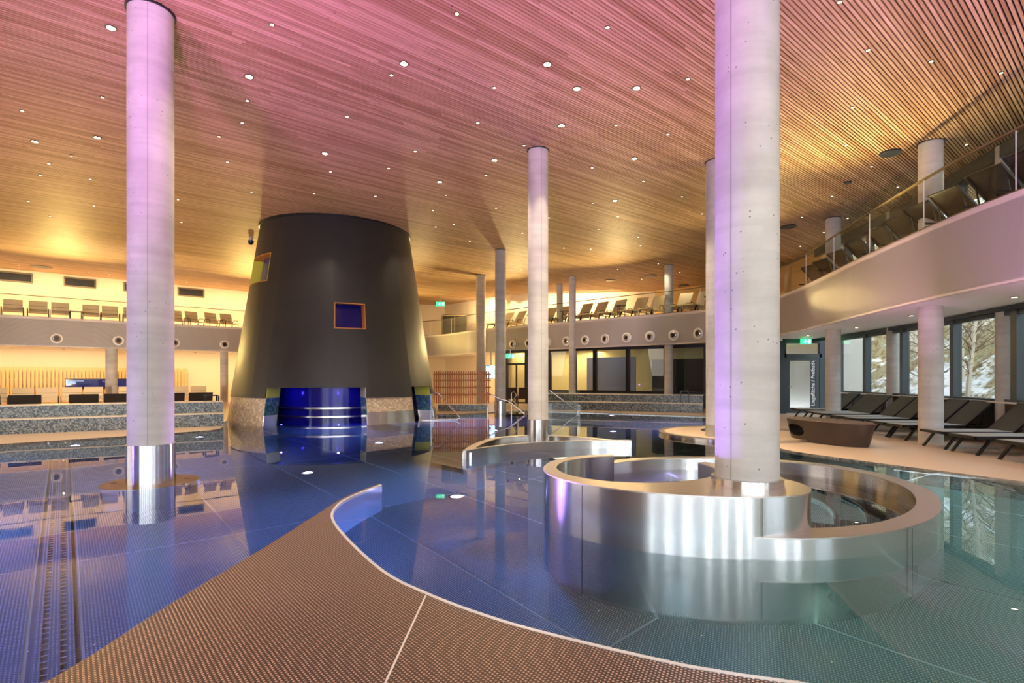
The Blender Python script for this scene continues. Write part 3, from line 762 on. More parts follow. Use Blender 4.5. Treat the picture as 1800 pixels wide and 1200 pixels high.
# window reveals
def reveal(t0, t1, z0, z1, side, top, m_side, m_top):
    f1 = lambda z: rad(z) - .46; f0 = lambda z: rad(z) - .005
    mb = MB(); sector(mb, f0, f1, t0, t0 + .012, z0, z1); mb.build('window_reveal', m_side, tower)
    mb = MB(); sector(mb, f0, f1, t1 - .012, t1, z0, z1); mb.build('window_reveal', m_side, tower)
    mb = MB(); sector(mb, f0, f1, t0, t1, z1 - .03, z1); sector(mb, f0, f1, t0, t1, z0, z0 + .03); mb.build('window_reveal', m_top, tower)
    mb = MB(); g0 = lambda z: rad(z) - .28; g1 = lambda z: rad(z) - .32
    sector(mb, g0, g1, t0 + .012, t1 - .012, z0 + .03, z1 - .03); mb.build('window_pane', M['blueglass'], tower)
reveal(Lw0, Lw1, 4.36, 5.26, 0, 0, M['yellow'], M['orange'])
reveal(Cw0, Cw1, 2.87, 3.66, 0, 0, M['orange'], M['orange'])
# interior basin wall
MB().lathe([(1.9, -1.25), (1.9, 1.6)], 48, (CX, CY)).build('inner_drum', M['blueroom'], tower, smooth=35)
mb = MB().lathe([(3.0, 1.6), (3.0, 1.7)], 48, (CX, CY)); mb.build('inner_ceiling', M['blueroom'], tower)
for z in (.15, .42): MB().lathe([(1.92, z), (1.98, z), (1.98, z + .05), (1.92, z + .05)], 48, (CX, CY), cap0=False, cap1=False).build('drum_band', M['steel_top'], tower, smooth=35)
for th in (-1.25, -.6, -2.0):
    lamp('POINT', 'grotto_light', (CX + 2.45 * cos(th), CY + 2.45 * sin(th), .9), 4, (.05, .03, 1), .03)
    lamp('POINT', 'grotto_light', (CX + 2.45 * cos(th), CY + 2.45 * sin(th), -.5), 7, (.08, .08, 1), .03)

# ------------------------------------------------------------------ concrete columns
def column(x, y, r, z0, z1, label, sleeve=None, collar=None, drum=False, foot=None, seam=None):
    t = thing('concrete_column', label, 'column', (x, y, 0), kind='thing')
    MB().lathe([(r, z0), (r, z1)], 40).build('shaft', M['concrete'], t, smooth=40)
    if seam is not None:
        MB().box(-.004, .004, -r - .0015, -r + .01, z0, z1, Matrix.Rotation(seam, 4, 'Z')).build('casting_seam', M['concrete_dark'], t)
    if z1 > 6: MB().lathe([(r + .025, z1 - .03), (r + .025, z1 + .03)], 40).build('head_joint', M['black'], t, smooth=40)
    if sleeve: MB().lathe([(r + .015, DEPTH if not drum else -.03), (r + .015, sleeve), (r, sleeve + .004)], 48, cap0=False, cap1=False).build('steel_sleeve', M['steel'], t, smooth=40)
    if collar: MB().lathe([(r + .035, collar[0]), (r + .035, collar[1]), (r, collar[1] + .003)], 48, cap0=False, cap1=False).build('steel_collar', M['steel'], t, smooth=40)
    if foot: MB().lathe([(r + .006, z0), (r + .006, foot), (r, foot + .003)], 40, cap0=False, cap1=False).build('foot_band', M['concrete_dark'], t, smooth=40)
    return t
def zcc(x, y): return zc(A_of(x, y))
column(-4.89, 7.32, .27, .3, 6.36, 'concrete column with steel sleeve on a low round drum, left of the tower', sleeve=.51, drum=True, seam=.45)
dm = thing('steel_drum', 'round steel drum plinth under the left concrete column, top just at water level', 'plinth', (-4.89, 7.32, 0))
MB().lathe([(.585, DEPTH), (.585, -.03), (.57, -.015)], 56).build('drum_body', M['steel'], dm, smooth=40)
MB().lathe([(.572, -.016), (.57, -.010)], 56).build('drum_top', M['bronze_top'], dm)
for dx_, dy_ in ((-.42, -.12), (.36, .22)): MB().lathe([(.045, -.01), (.045, -.006)], 14, (dx_, dy_)).build('drain_hole', M['black'], dm)
column(.57, 11.79, .22, .2, 6.37, 'slim concrete column with steel sleeve inside the low oval basin', sleeve=.5, seam=.3)
column(2.05, 4.72, .26, .48, 6.36, 'largest nearest concrete column standing on the round steel tub wall', collar=(.48, .54), seam=-.9)
column(4.68, 12.4, .22, .06, 6.37, 'concrete column with darker foot on the pale rim of the far round pool', foot=.33)
column(-.455, 21.2, .213, .2, 6.42, 'slim concrete column with steel sleeve at the far pool edge by the stair rails', sleeve=.5)
column(-1.55, 26.8, .233, .03, 6.5, 'concrete column behind the reddish slatted screen')
for (px, d, r, z0, lab) in ((1006, 27.0, .175, 0.03, 'thin concrete column before the straw coloured far window'), (1175.5, 23.9, .19, .03, 'thin concrete column between the far windows beside the dark one'), (984, 29.3, .17, 4.12, 'thin concrete column standing on the far gallery floor behind loungers'),
                            (1636, 11.4, .22, .03, 'concrete column among the black deck loungers, nearest the brown oval bench'), (1464.5, 16.8, .21, .03, 'concrete column beside the glazed door'), (1571, 16.1, .187, .03, 'concrete column in the window line between third and fourth panes'), (1770.5, 11.5, .20, .03, 'concrete column in the window line behind the nearest loungers')):
    x, y, _ = Pd(px, d); column(x, y, r, z0, zcc(x, y) + .02, lab)
for px, r, lab in ((196, .25, 'concrete column under the left gallery before the slatted wall'), (394, .2, 'concrete column under the gallery right beside the tower')):
    x, y = on_a(px, 33.9); column(x, y, r, .03, 2.9, lab)

# ------------------------------------------------------------------ big steel whirl tub (two interlocking rings)
tub = thing('steel_whirl_tub', 'large double ring stainless steel whirl tub around the nearest concrete column', 'tub', (1.9, 5.9, 0))
TO = (1.9, 5.9, 0)
def sub(pts): return [(p[0] - TO[0], p[1] - TO[1]) for p in pts]
Hout = smooth_pts([(1.22, 6.48), (.85, 6.40), (.5, 6.08), (.33, 5.6), (.35, 5.15), (.55, 4.76), (.9, 4.45), (1.3, 4.26), (1.7, 4.17), (2.05, 4.19), (2.3, 4.26), (2.47, 4.46), (2.52, 4.72), (2.45, 4.97), (2.32, 5.2), (2.26, 5.45), (2.22, 5.7), (2.12, 5.93)], 5)
Hin = smooth_pts([(2.02, 5.87), (2.06, 5.5), (1.98, 5.2), (1.78, 4.97), (1.5, 4.80), (1.2, 4.74), (.9, 4.79), (.66, 4.96), (.5, 5.22), (.46, 5.58), (.58, 5.95), (.85, 6.23), (1.2, 6.36)], 5)
mb = MB().prism(sub(Hout + Hin), DEPTH, .47); mb.build('high_wall', M['steel'], tub, smooth=35)
mb = MB().prism(sub(Hout + Hin), .4705, .482); mb.build('high_rim', M['steel_top'], tub)
Lout = smooth_pts([(1.7, 4.19), (2.2, 4.14), (2.7, 4.21), (3.22, 4.43), (3.78, 4.82), (4.25, 5.35), (4.6, 6.0), (4.75, 6.75), (4.62, 7.45), (4.2, 8.0), (3.5, 8.35), (2.7, 8.45), (1.9, 8.3), (1.25, 7.85), (.8, 7.2), (.62, 6.5), (.66, 6.2)], 5)
nL = len(Lout)
wd = [max(.20, .34 - .14 * i / 15) for i in range(nL)]
Lin = offset(Lout, wd)
mb = MB().prism(sub(Lout + Lin[::-1]), DEPTH, .16); mb.build('low_wall', M['steel'], tub, smooth=35)
mb = MB().prism(sub(Lout + Lin[::-1]), .1605, .172); mb.build('low_rim', M['steel_top'], tub)
for i, (w0, w1, z) in enumerate(((.20, .62, -.38), (.62, .92, -.62), (.92, 1.22, -.86))):
    pts = Lout[26:58]
    a_ = offset(pts, w0); b_ = offset(pts, w1)
    MB().prism(sub(a_ + b_[::-1]), DEPTH, z).build('underwater_step', M['dots'], tub)
    MB().prism(sub(offset(pts, w1 - .015) + offset(pts, w1 + .01)[::-1]), z - .02, z + .012).build('step_nosing', M['weld'], tub)
pts = Lout[50:74]
# vertical seams of the outer sheet
for (sx_, sy_, z1) in ((1.93, 4.165, .47), (3.3, 4.455, .16), (.6, 4.69, .47)):
    hh = atan2(sy_ - 5.9, sx_ - 1.9)
    MB().lathe([(.0025, DEPTH), (.0025, z1)], 6, (sx_ - TO[0], sy_ - TO[1])).build('sheet_seam', M['frame'], tub)

# low oval basin round the slim column
lens_f = smooth_pts([(-.80, 9.25), (-.4, 9.75), (.05, 10.15), (.75, 10.55), (1.6, 10.75), (2.38, 10.78)], 5)
lens_b = smooth_pts([(2.30, 10.85), (1.75, 11.6), (1.05, 12.08), (.3, 12.15), (-.3, 11.7), (-.62, 10.9), (-.78, 10.0), (-.80, 9.3)], 5)
bs = thing('oval_steel_basin', 'low oval steel basin wall around the slim middle column', 'basin', (.6, 10.9, 0))
TO = (.6, 10.9, 0)
strip(MB(), sub(lens_f), -.02, .05, DEPTH, .15).build('front_wall', M['steel'], bs, smooth=35)
strip(MB(), sub(lens_b), -.05, .10, DEPTH, .10).build('back_wall', M['steel'], bs, smooth=35)
strip(MB(), sub(lens_f), -.025, .055, .1505, .162).build('front_rim', M['steel_top'], bs)
strip(MB(), sub(lens_b), -.055, .11, .1005, .112).build('back_rim', M['steel_top'], bs)

# far round pool by the deck
cx, cyy = 5.55, 13.2
TO = (cx, cyy, 0)
rp = thing('round_side_pool', 'round side pool with pale crescent rim beside the deck', 'pool', TO)
ci = [(1.9 * cos(2 * pi * k / 48), 1.9 * sin(2 * pi * k / 48)) for k in range(48)]
hi_ = [(.5 + 1.25 * cos(2 * pi * k / 40), .35 + 1.25 * sin(2 * pi * k / 40)) for k in range(40)]
MB().prism(ci, DEPTH, .055, [hi_]).build('rim_wall', M['steel'], rp, smooth=35)
ci2 = [(x * .93, y * .93) for x, y in ci]
MB().prism(ci2, .0555, .064, [hi_]).build('pale_rim', M['deck'], rp)
MB().prism(ci, .0555, .075, [ci2]).build('steel_edge', M['steel_top'], rp)

# submerged ramp platform with curling wall
pl_l = smooth_pts([(-2.3, 1.4), (-2.12, 2.5), (-2.1, 3.3), (-2.03, 4.4), (-1.99, 5.5), (-1.95, 6.3), (-1.80, 6.9), (-1.74, 7.08)], 4)
pl_r = smooth_pts([(-1.70, 7.02), (-1.82, 6.6), (-1.90, 6.2), (-1.90, 5.85), (-1.80, 5.4), (-1.49, 4.78), (-.94, 3.9), (-.55, 3.48), (-.16, 3.16), (.2, 2.93), (.85, 2.6), (1.7, 2.25), (1.9, 1.4)], 4)
TO = (-1, 3.5, 0)
pf2 = thing('steel_platform', 'reflection-toned brown embossed steel platform just at water level with a curling side wall', 'platform', TO)
MB().prism(sub(pl_l + pl_r), -.02, .012).build('platform_sheet', M['dots_platform'], pf2)
wpts = pl_r
strip(MB(), sub(pl_r), -.012, .012, DEPTH, .016).build('curling_wall', M['weld'], pf2, smooth=35)
strip(MB(), sub(pl_l), -.006, .006, DEPTH, .010).build('side_wall', M['steel'], pf2, smooth=35)
MB().bar((-.55 - TO[0], 3.45 - TO[1], +.013), (-.60 - TO[0], 1.6 - TO[1], +.013), .01, .004).build('weld_seam', M['weld'], pf2)

# pool lights
def uw_light(x, y, z, e, col, label):
    t = thing('underwater_light', label, 'light', (x, y, z), group='round lights under the pool water')
    MB().lathe([(.12, 0), (.12, .02), (.09, .025)], 20, cap0=False, cap1=False).build('steel_ring', M['chrome'], t)
    MB().lathe([(.09, .01), (.085, .022)], 20, cap0=False).build('lens', M['uwlens'], t)
    lamp('SPOT', 'underwater_glow', (x, y, z + .04), e * 5, col, .04, (x, y, 3), 165, .6)
q = [(541, 831), (803, 873)]
UL = [(-3.5, 9.26, DEPTH, 60, VIO, 'purple round light on the basin floor between tower and left column'), (-.79, 7.71, DEPTH, 45, VIO, 'purple round light on the basin floor left of the steel tub'),
      (-9.3, 11.5, -.38, 60, VIO, 'purple light on the mosaic ledge left of the first column'), (-7.6, 13.15, -.38, 60, VIO, 'purple light on the mosaic ledge right of the first column'),
      (3.8, 20.6, -.38, 60, VIO, 'purple light on the far mosaic ledge below the long bench'), (-6.6, 9.6, DEPTH, 60, BLU, 'blue light on the basin floor behind the left drum'),
      (2.9, 15.5, DEPTH, 80, VIO, 'purple light on the basin floor beyond the oval basin'), (-.5, 15.8, DEPTH, 90, VIO, 'purple light on the basin floor before the stair rails'),
      (-3.2, 13.0, DEPTH, 80, BLU, 'blue light on the basin floor right before the tower')]
for (x, y, z, e, c, lab) in UL: uw_light(x, y, z, e, c, lab)
# added spots without fixtures, aimed down so unseen, colouring the basin floor
for (x, y, z, e, c) in [(-7.0, 5.0, -.5, 170, BLU), (-4.6, 3.6, -.5, 110, BLU), (-10.5, 8.0, -.5, 150, BLU), (-6.0, 9.8, -.5, 70, VIO), (-2.3, 6.6, -.55, 34, BLU), (-1.4, 5.9, -.9, 14, BLU), (.15, 5.9, -.6, 14, BLU), (1.3, 5.6, -.5, 22, VIO), (2.4, 8.15, -.3, 16, VIO), (.2, 11.3, -.4, 14, (1, .5, .3)), (1.2, 11.2, -.4, 14, (1, .5, .3)),
                        (3.0, 3.0, -.5, 15, (.75, 1, .80)), (5.4, 4.0, -.5, 26, (.8, 1, .85)), (6.2, 6.6, -.5, 16, (.8, 1, .85)), (-.8, 2.2, -.5, 20, (1, .7, .5)), (-.2, 1.2, -.5, 22, (1, .7, .4)), (3.3, 6.3, -.4, 24, (.75, .95, .9)), (1.0, 3.4, -.6, 6, (.5, .8, 1)), (5.6, 8.6, -.5, 24, (.5, 1, .9)), (4.2, 12.9, -.4, 26, BLU), (-.5, 9.0, -.5, 40, (.3, .4, 1)), (5.0, 16.5, -.5, 50, VIO), (-4.5, 16.0, -.6, 60, BLU), (-1.5, 18.5, -.4, 80, VIO)]:
    lamp('SPOT', 'added_basin_spot', (x, y, max(z, -.35)), e * (10 if c[2] > .95 and c[0] < .5 else 6.5), c, .08, (x, y, -3), 165, .5)

# ------------------------------------------------------------------ mosaic tiered benches
def bench(p, q, side, label, tiers=((0, .45, .40), (.45, 1.0, .72)), m_=None):
    p, q = Vector(p), Vector(q); d = q - p; h = atan2(d.y, d.x)
    t = thing('tiered_bench', label, 'bench', (p.x, p.y, .03), h)
    L = d.length
    for (y0, y1, z) in tiers:
        MB().box(0, L, y0, y1 if y1 > .5 else y1 + .01, 0, z - .06).build('mosaic_tier', M['mosaic'], t)
        MB().box(-.01, L + .01, y0 - .012, y1, z - .06, z - .03).build('stone_edge', M['ledge'], t)
    return t
bp0 = Vector((-12.35, 13.04)); bp1 = Vector((-8.25, 15.46)); bd = (bp1 - bp0).normalized()
bench(bp0 - bd * 3.5, bp1, 1, 'two step bench clad in grey mosaic with pale edges, left of the tower')
bench(Pd(930, 23.8)[:2], (7.44, 21.1), 1, 'two step bench clad in dark grey mosaic under the far windows')
# end block
bench(Pd(770, 22.4)[:2], Pd(856, 22.4)[:2], 1, 'low mosaic plinth carrying the reddish slatted screen', ((0, .5, .31),))

# ------------------------------------------------------------------ slatted screens
def screen(p, q, z0, z1, step, bw, m_, rails, label, name='slatted_screen', th=.045, gap=None):
    p, q = Vector(p), Vector(q); d = q - p; h = atan2(d.y, d.x); L = d.length
    t = thing(name, label, 'screen', (p.x, p.y, 0), h)
    x = 0; me = None
    while x < L - bw:
        if gap and gap[0] < x + bw / 2 < gap[1]: zz = (z0, gap[2], gap[3], z1)
        else: zz = (z0, z1)
        for a_, b_ in zip(zz[::2], zz[1::2]):
            MB().box(x, x + bw, 0, th, a_, b_).build('batten', m_, t)
        x += step
    for z in rails:
        MB().box(0, L, th + .005, th + .05, z - .03, z + .03).build('cross_rail', m_, t)
    return t
bL0, bL1 = B_of(*on_a(-12, 37.6)), B_of(*on_a(328, 37.6))
g0, g1 = B_of(*on_a(114, 37.6)) - bL0, B_of(*on_a(232, 37.6)) - bL0
screen(W(37.6, bL0)[:2], W(37.6, bL1)[:2], .05, 1.97, .16, .105, M['batten'], (.15, .6, 1.36, 1.77), 'pale spruce batten screen along the wall under the left gallery', gap=(g0, g1, .80, 1.36))
aq = thing('blue_display', 'long dark blue glass display set into the pale batten screen', 'display', W(37.55, bL0 + g0, 0), ROTZ)
MB().box(0, g1 - g0, -.0, .06, .80, 1.36).build('display_frame', M['black'], aq)
m = mat('blue_screen_glass', (.004, .006, .05), .06, emit=(.01, .012, .10), estr=.4); n = N(m)
MB().box(.05, g1 - g0 - .05, -.012, -.002, .85, 1.31).build('display_glass', m, aq)
MB().box(.08, .45, -.018, -.013, 1.08, 1.20).box(.1, .8, -.018, -.013, 1.22, 1.25).box(1.6, 1.9, -.018, -.013, 1.20, 1.22).build('display_image', mat('blue_screen_image', (.2, .35, .6), .4, emit=(.2, .35, .6), estr=.5), aq)  # pale blue image bars on the display glass
screen(Pd(762, 22.6)[:2], Pd(863, 22.6)[:2], .33, 1.68, .095, .05, M['batten_red'], (.7, 1.0, 1.3, 1.55), 'reddish larch slatted screen right of the tower')

# hanging TV
x, y, _ = Pd(863, 31.5)
tv = thing('hanging_screen', 'upright info screen with blue water picture hanging from the soffit', 'screen', (x, y, 0))
MB().box(-.31, .31, 0, .05, 1.34, 2.13).build('screen_body', M['black'], tv)
m = mat('screen_picture', (.1, .3, .5), .3, emit=(1, 1, 1), estr=1.2); n = N(m); p = n.obj()
c = n.ramp(n.noise(p, 3.5, 3), [(.38, (.85, .93, .97)), (.52, (.35, .68, .9)), (.6, (.08, .35, .7)), (.7, (.8, .9, 1))]); n.col(c); n.l.new(c, n.b.inputs['Emission Color'])
MB().box(-.29, .29, -.006, -.001, 1.36, 2.11).build('screen_picture', m, tv)
MB().box(-.02, .02, .01, .04, 2.13, 2.9).build('hanger_pole', M['black'], tv)

# ------------------------------------------------------------------ handrails
def rail(name, polys, r, label, glass=None, cat='handrail'):
    o0 = polys[0][0]; t = thing(name, label, cat, (o0[0], o0[1], 0))
    for nm, pl in polys[1] if False else [('rail_tube', p_) for p_ in polys]:
        MB().tube([(a - o0[0], b - o0[1], c_) for a, b, c_ in pl], r).build(nm, M['chrome'], t, smooth=50)
    if glass:
        a, b = glass; a = Vector(a); b = Vector(b)
        h = atan2(b.y - a.y, b.x - a.x); T = Matrix.Translation((a.x - o0[0], a.y - o0[1], 0)) @ Matrix.Rotation(h, 4, 'Z')
        MB().box(0, (b.xy - a.xy).length, -.008, .008, -1.1, a.z, T).build('glass_panel', M['rail_glass'], t)
    return t
d = 18.0
rail('pool_handrail', [[Pd(758, d, -1.2), Pd(758, d, .86), Pd(761, d, .9), Pd(770, d, .9), Pd(808, d, .09), Pd(804, d, .03), Pd(742, d, .0)], [Pd(808, d - .35, .09), Pd(800, d - .35, .02), Pd(740, d - .35, .0)]], .022, 'bent steel handrail beside the tower on the right')
d = 20.6
rail('pool_handrail', [[Pd(857, d, .0), Pd(857, d, .85), Pd(866, d, .74), Pd(879, d, .60), Pd(893, d, .52), Pd(921, d, .05), Pd(926, d, -.5)], [Pd(899, d + .9, 0), Pd(899, d + .9, .8), Pd(903, d + .9, .86), Pd(908, d + .9, .72), Pd(901, d + .9, .5), Pd(926, d + .4, .03), Pd(930, d + .4, -.5)]], .022, 'pair of bent steel stair rails by the far sleeve column')
d = 21.6
rail('pool_handrail', [[Pd(966, d, .9), Pd(1014, d, .10), Pd(1015.5, d, .0), Pd(1010, d, -.3)]], .022, 'sloping steel rail with clear glass panel before the long dark bench', glass=(Pd(948, d + .05, .88), Pd(1020, d + .05, .88)))

# ------------------------------------------------------------------ brown oval bench with hole
ob = thing('oval_bench', 'dark brown oval lounge bench with an oval hole, standing on the deck', 'bench', (6.72, 11.5, .03), math.radians(-75))
HB = .46
mb = MB(); nn = 200; nzb = 30
def ell(k, z):
    a = 2 * pi * k / nn; s_ = 1 - .13 * (1 - z / HB) ** 1.2; return (1.05 * s_ * cos(a), .46 * s_ * sin(a), z)
vs = [ell(k, HB * j / nzb) for j in range(nzb + 1) for k in range(nn)]; fs = []
hole = {}
def is_hole(k, j):
    a = 2 * pi * (k + .5) / nn; z = HB * (j + .5) / nzb; x = 1.0 * cos(a)
    return sin(a) < 0 and ((x + .52) / .32) ** 2 + ((z - .23) / .13) ** 2 < 1 or (sin(a) > 0 and ((x + .52) / .32) ** 2 + ((z - .23) / .13) ** 2 < 1)
cells = set()
for j in range(nzb):
    for k in range(nn):
        if is_hole(k, j): cells.add((k, j)); continue
        fs.append((j * nn + k, j * nn + (k + 1) % nn, (j + 1) * nn + (k + 1) % nn, (j + 1) * nn + k))
def vi(k, j): return j * nn + (k % nn)
def opp(k): return (nn - (k % nn)) % nn      # mirrored y
for (k, j) in cells:
    if pi < 2 * pi * (k + .5) / nn < 2 * pi:
        for (e0, e1, nb) in (((k, j), (k + 1, j), (k, j - 1)), ((k, j + 1), (k + 1, j + 1), (k, j + 1)), ((k, j), (k, j + 1), ((k - 1) % nn, j)), ((k + 1, j), (k + 1, j + 1), ((k + 1) % nn, j))):
            if nb not in cells: fs.append((vi(*e0), vi(*e1), vi(opp(e1[0]), e1[1]), vi(opp(e0[0]), e0[1])))
fs.append(tuple(vi(k, 0) for k in range(nn))[::-1])
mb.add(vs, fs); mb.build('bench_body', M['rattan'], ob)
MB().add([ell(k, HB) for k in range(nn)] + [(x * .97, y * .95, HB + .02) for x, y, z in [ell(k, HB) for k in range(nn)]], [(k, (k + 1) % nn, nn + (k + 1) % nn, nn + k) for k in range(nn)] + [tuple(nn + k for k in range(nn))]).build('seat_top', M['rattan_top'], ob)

# ------------------------------------------------------------------ furniture
def make_lounger(label, group, sling, seat, name='sun_lounger', ang=42, arm=False, leg_m='black', fr_m='black', Lb=.78, H=.34):
    """local: foot at x=0, head at +x, width along y"""
    t = thing(name, label, 'lounger', group=group)
    Wd = .32
    MB().box(0, 1.35, -Wd, -Wd + .035, H - .05, H).box(0, 1.35, Wd - .035, Wd, H - .05, H).box(0, .035, -Wd, Wd, H - .05, H).box(1.32, 1.36, -Wd, Wd, H - .05, H).box(1.3, 1.95, -Wd, -Wd + .03, H - .05, H - .01).box(1.3, 1.95, Wd - .03, Wd, H - .05, H - .01).build('frame', M[fr_m], t)
    MB().box(.03, 1.33, -Wd + .03, Wd - .03, H - .012, H + .008).build('seat_sling', M[seat], t)
    an = math.radians(ang); T = Matrix.Translation((1.30, 0, H)) @ Matrix.Rotation(-an, 4, 'Y')
    MB().box(0, Lb, -Wd, -Wd + .035, -.03, .01, T).box(0, Lb, Wd - .035, Wd, -.03, .01, T).box(Lb - .03, Lb, -Wd, Wd, -.03, .01, T).build('back_frame', M[fr_m], t)
    bf = t.children[-1] if False else [c for c in D.objects if c.parent == t and c.name.startswith('back_frame')][0]
    MB().box(.0, Lb - .02, -Wd + .03, Wd - .03, -.008, .012, T).build('backrest_sling', M[sling], bf)
    MB().bar((1.62, -Wd + .05, H - .03), (1.72, -Wd + .05, H + .36), .02).bar((1.62, Wd - .05, H - .03), (1.72, Wd - .05, H + .36), .02).build('back_prop', M[leg_m], t)
    for x0, x1 in ((.30, .06), (1.55, 1.78)):
        for s_ in (-1, 1):
            MB().bar((x0, s_ * (Wd - .02), H - .03), (x1, s_ * (Wd - .02), 0), .05, .035).build('leg', M[leg_m], t)
    if arm:
        for s_ in (-1, 1): MB().tube([(.95, s_ * (Wd + .03), H), (1.0, s_ * (Wd + .03), H + .16), (1.12, s_ * (Wd + .03), H + .22), (1.35, s_ * (Wd + .03), H + .2), (1.45, s_ * (Wd + .03), H)], .016, 6).build('armrest', M[leg_m], t)
    return t
gl = 'black framed loungers on the right deck'
cs = [(8.22, 8.0), (8.10, 8.78), (8.15, 9.82), (8.25, 10.65), (8.55, 12.1), (8.62, 12.82), (8.75, 14.0), (8.85, 14.75), (9.0, 15.9), (9.15, 16.65), (9.45, 18.0)]
lg = None
for i, (x, y) in enumerate(cs):
    lab = 'black framed deck lounger by the windows, %s counted from the viewer' % ORD[i]
    h = math.radians(-4)
    if lg is None: lg = make_lounger(lab, gl, 'sling', 'sling_seat'); lg.location = (x, y, .03); lg.rotation_euler = (0, 0, h)
    else: dup(lg, (x, y, .03), h, lab)
# upper right gallery loungers, heads to the pool
lu = None
for i, px in enumerate([1384, 1403, 1427, 1454, 1486, 1516, 1548, 1590, 1648, 1708, 1775]):
    cand = min(walk(FAS, .05), key=lambda q_: abs(q_[0].x / max(q_[0].y, .1) * F + 900 - px) + (100 if q_[0].y < 7 or q_[0].x < 7 or q_[0].y > 19.5 else 0))
    p, hd = cand
    nx = Vector((cos(hd + pi / 2), sin(hd + pi / 2)))
    h = hd + pi / 2 + pi + .25
    loc = p + nx * 2.25
    lab = 'dark sling lounger on the right gallery, %s from the far end' % ORD[i]
    if lu is None: lu = make_lounger(lab, 'dark loungers on the right gallery', 'darkfab', 'darkfab', arm=True); lu.location = (*loc, 4.13); lu.rotation_euler = (0, 0, h)
    else: dup(lu, (*loc, 4.13), h, lab)
# far gallery beige loungers
lb = None
def fas_pt(px, ymin=20, ymax=34, xmin=-3):
    return min(walk(FAS, .05), key=lambda q_: abs(q_[0].x / max(q_[0].y, .1) * F + 900 - px) + (1000 if not (ymin < q_[0].y < ymax and q_[0].x > xmin) else 0))
for i, px in enumerate([897, 919, 972, 994, 1034, 1060, 1092, 1130, 1160, 1204, 1240]):
    def off(q_):
        n_v = Vector((cos(q_[1] + pi / 2), sin(q_[1] + pi / 2))); return q_[0] + n_v * 1.95
    p, hd = min(walk(FAS, .05), key=lambda q_: abs(off(q_).x / max(off(q_).y, .1) * F + 900 - px) + (1000 if not (18.5 < q_[0].y < 33 and q_[0].x > -3) else 0))
    h = hd + pi / 2; loc2 = p + Vector((cos(h), sin(h))) * .18
    lab = 'beige mesh lounger with dark arms on the far gallery, %s from the left' % ORD[i]
    if lb is None:
        lb = make_lounger(lab, 'beige loungers on the far gallery', 'beige', 'beige', arm=True, fr_m='curtain', ang=56, Lb=.92, H=.44); lb.location = (*loc2, 4.13); lb.rotation_euler = (0, 0, h)
    else: dup(lb, (*loc2, 4.13), h, lab)
def make_table(label, group, r=.26, h=.5):
    t = thing('side_table', label, 'table', group=group)
    MB().lathe([(r, h - .02), (r, h)], 24).build('table_top', M['black'], t)
    for a in (0, 2 * pi / 3, 4 * pi / 3): MB().bar((.18 * cos(a), .18 * sin(a), h - .02), (.22 * cos(a), .22 * sin(a), 0), .025).build('leg', M['black'], t)
    return t
tb = None
for i, px in enumerate([926, 985, 1084, 1238]):
    p, hd = fas_pt(px); nx = Vector((cos(hd + pi / 2), sin(hd + pi / 2))); loc = p + nx * .38
    lab = 'small round black side table among far gallery loungers, %s from the left' % ORD[i]
    if tb is None: tb = make_table(lab, 'black side tables on the far gallery'); tb.location = (*loc, 4.13); tb.scale = (1, 1, 1.35)
    else: dup(tb, (*loc, 4.13), 0, lab)
def make_chair(label, group, m_, arm_m='black', wd=.34, hb=.95, name='relax_chair'):
    """faces -y local: back at +y? the seat faces the viewer"""
    t = thing(name, label, 'chair', group=group)
    T = Matrix.Translation((0, .18, .36)) @ Matrix.Rotation(math.radians(-14), 4, 'X')
    MB().box(-wd, wd, -.3, .2, .35, .39).build('seat', M[m_], t)
    MB().box(-wd, wd, -.012, .012, 0, hb - .38, T).build('backrest', M[m_], t)
    for z in (.18, .36): MB().box(-wd, wd, -.02, -.012, z, z + .012, T).build('back_seam', M['frame_brown'] if m_ == 'beige' else M['black'], t)
    for s_ in (-1, 1):
        x = s_ * (wd + .04)
        MB().tube([(x, -.32, 0), (x, -.30, .50), (x, -.22, .56), (x, .05, .58), (x, .22, .52)], .016, 6).build('armrest', M[arm_m], t)
        MB().bar((x, .2, .52), (x, .36, 0), .03).build('leg', M[arm_m], t)
    return t
cb = make_chair('x', 'beige chairs on the left gallery', 'beige', hb=1.0)
first = True
hc = ROTZ
for i, px in enumerate([22, 67, 106, 160, 194, 232, 313, 341, 375, 402]):
    x, y = on_a(px, 34.3); lab = 'beige mesh armchair on the left gallery behind the glass, %s from the left' % ORD[i]
    hh = hc + (.0 if i < 6 else .35)
    if first: cb.location = (x, y, 4.13); cb.rotation_euler = (0, 0, hh); cb['label'] = lab; first = False
    else: dup(cb, (x, y, 4.13), hh, lab)
for i, px in enumerate([-8, 40, 82, 127, 165, 225, 319, 351]):
    x, y = on_a(px, 30.5); lab = 'beige mesh armchair in front of the batten screen, %s from the left' % ORD[i]
    dup(cb, (x, y, .03), hc, lab, 'beige chairs before the batten screen')
cd = make_chair('x', 'dark chairs behind the left mosaic bench', 'darkfab', wd=.33, hb=.95); first = True
for i, px in enumerate([-28, 45, 147, 206, 300, 350]):
    x, y = on_a(px, 19.6); lab = 'dark brown mesh armchair right behind the left mosaic bench, %s from the left' % ORD[i]
    hh = hc + pi
    if first: cd.location = (x, y, .03); cd.rotation_euler = (0, 0, hh); cd['label'] = lab; first = False
    else: dup(cd, (x, y, .03), hh, lab)
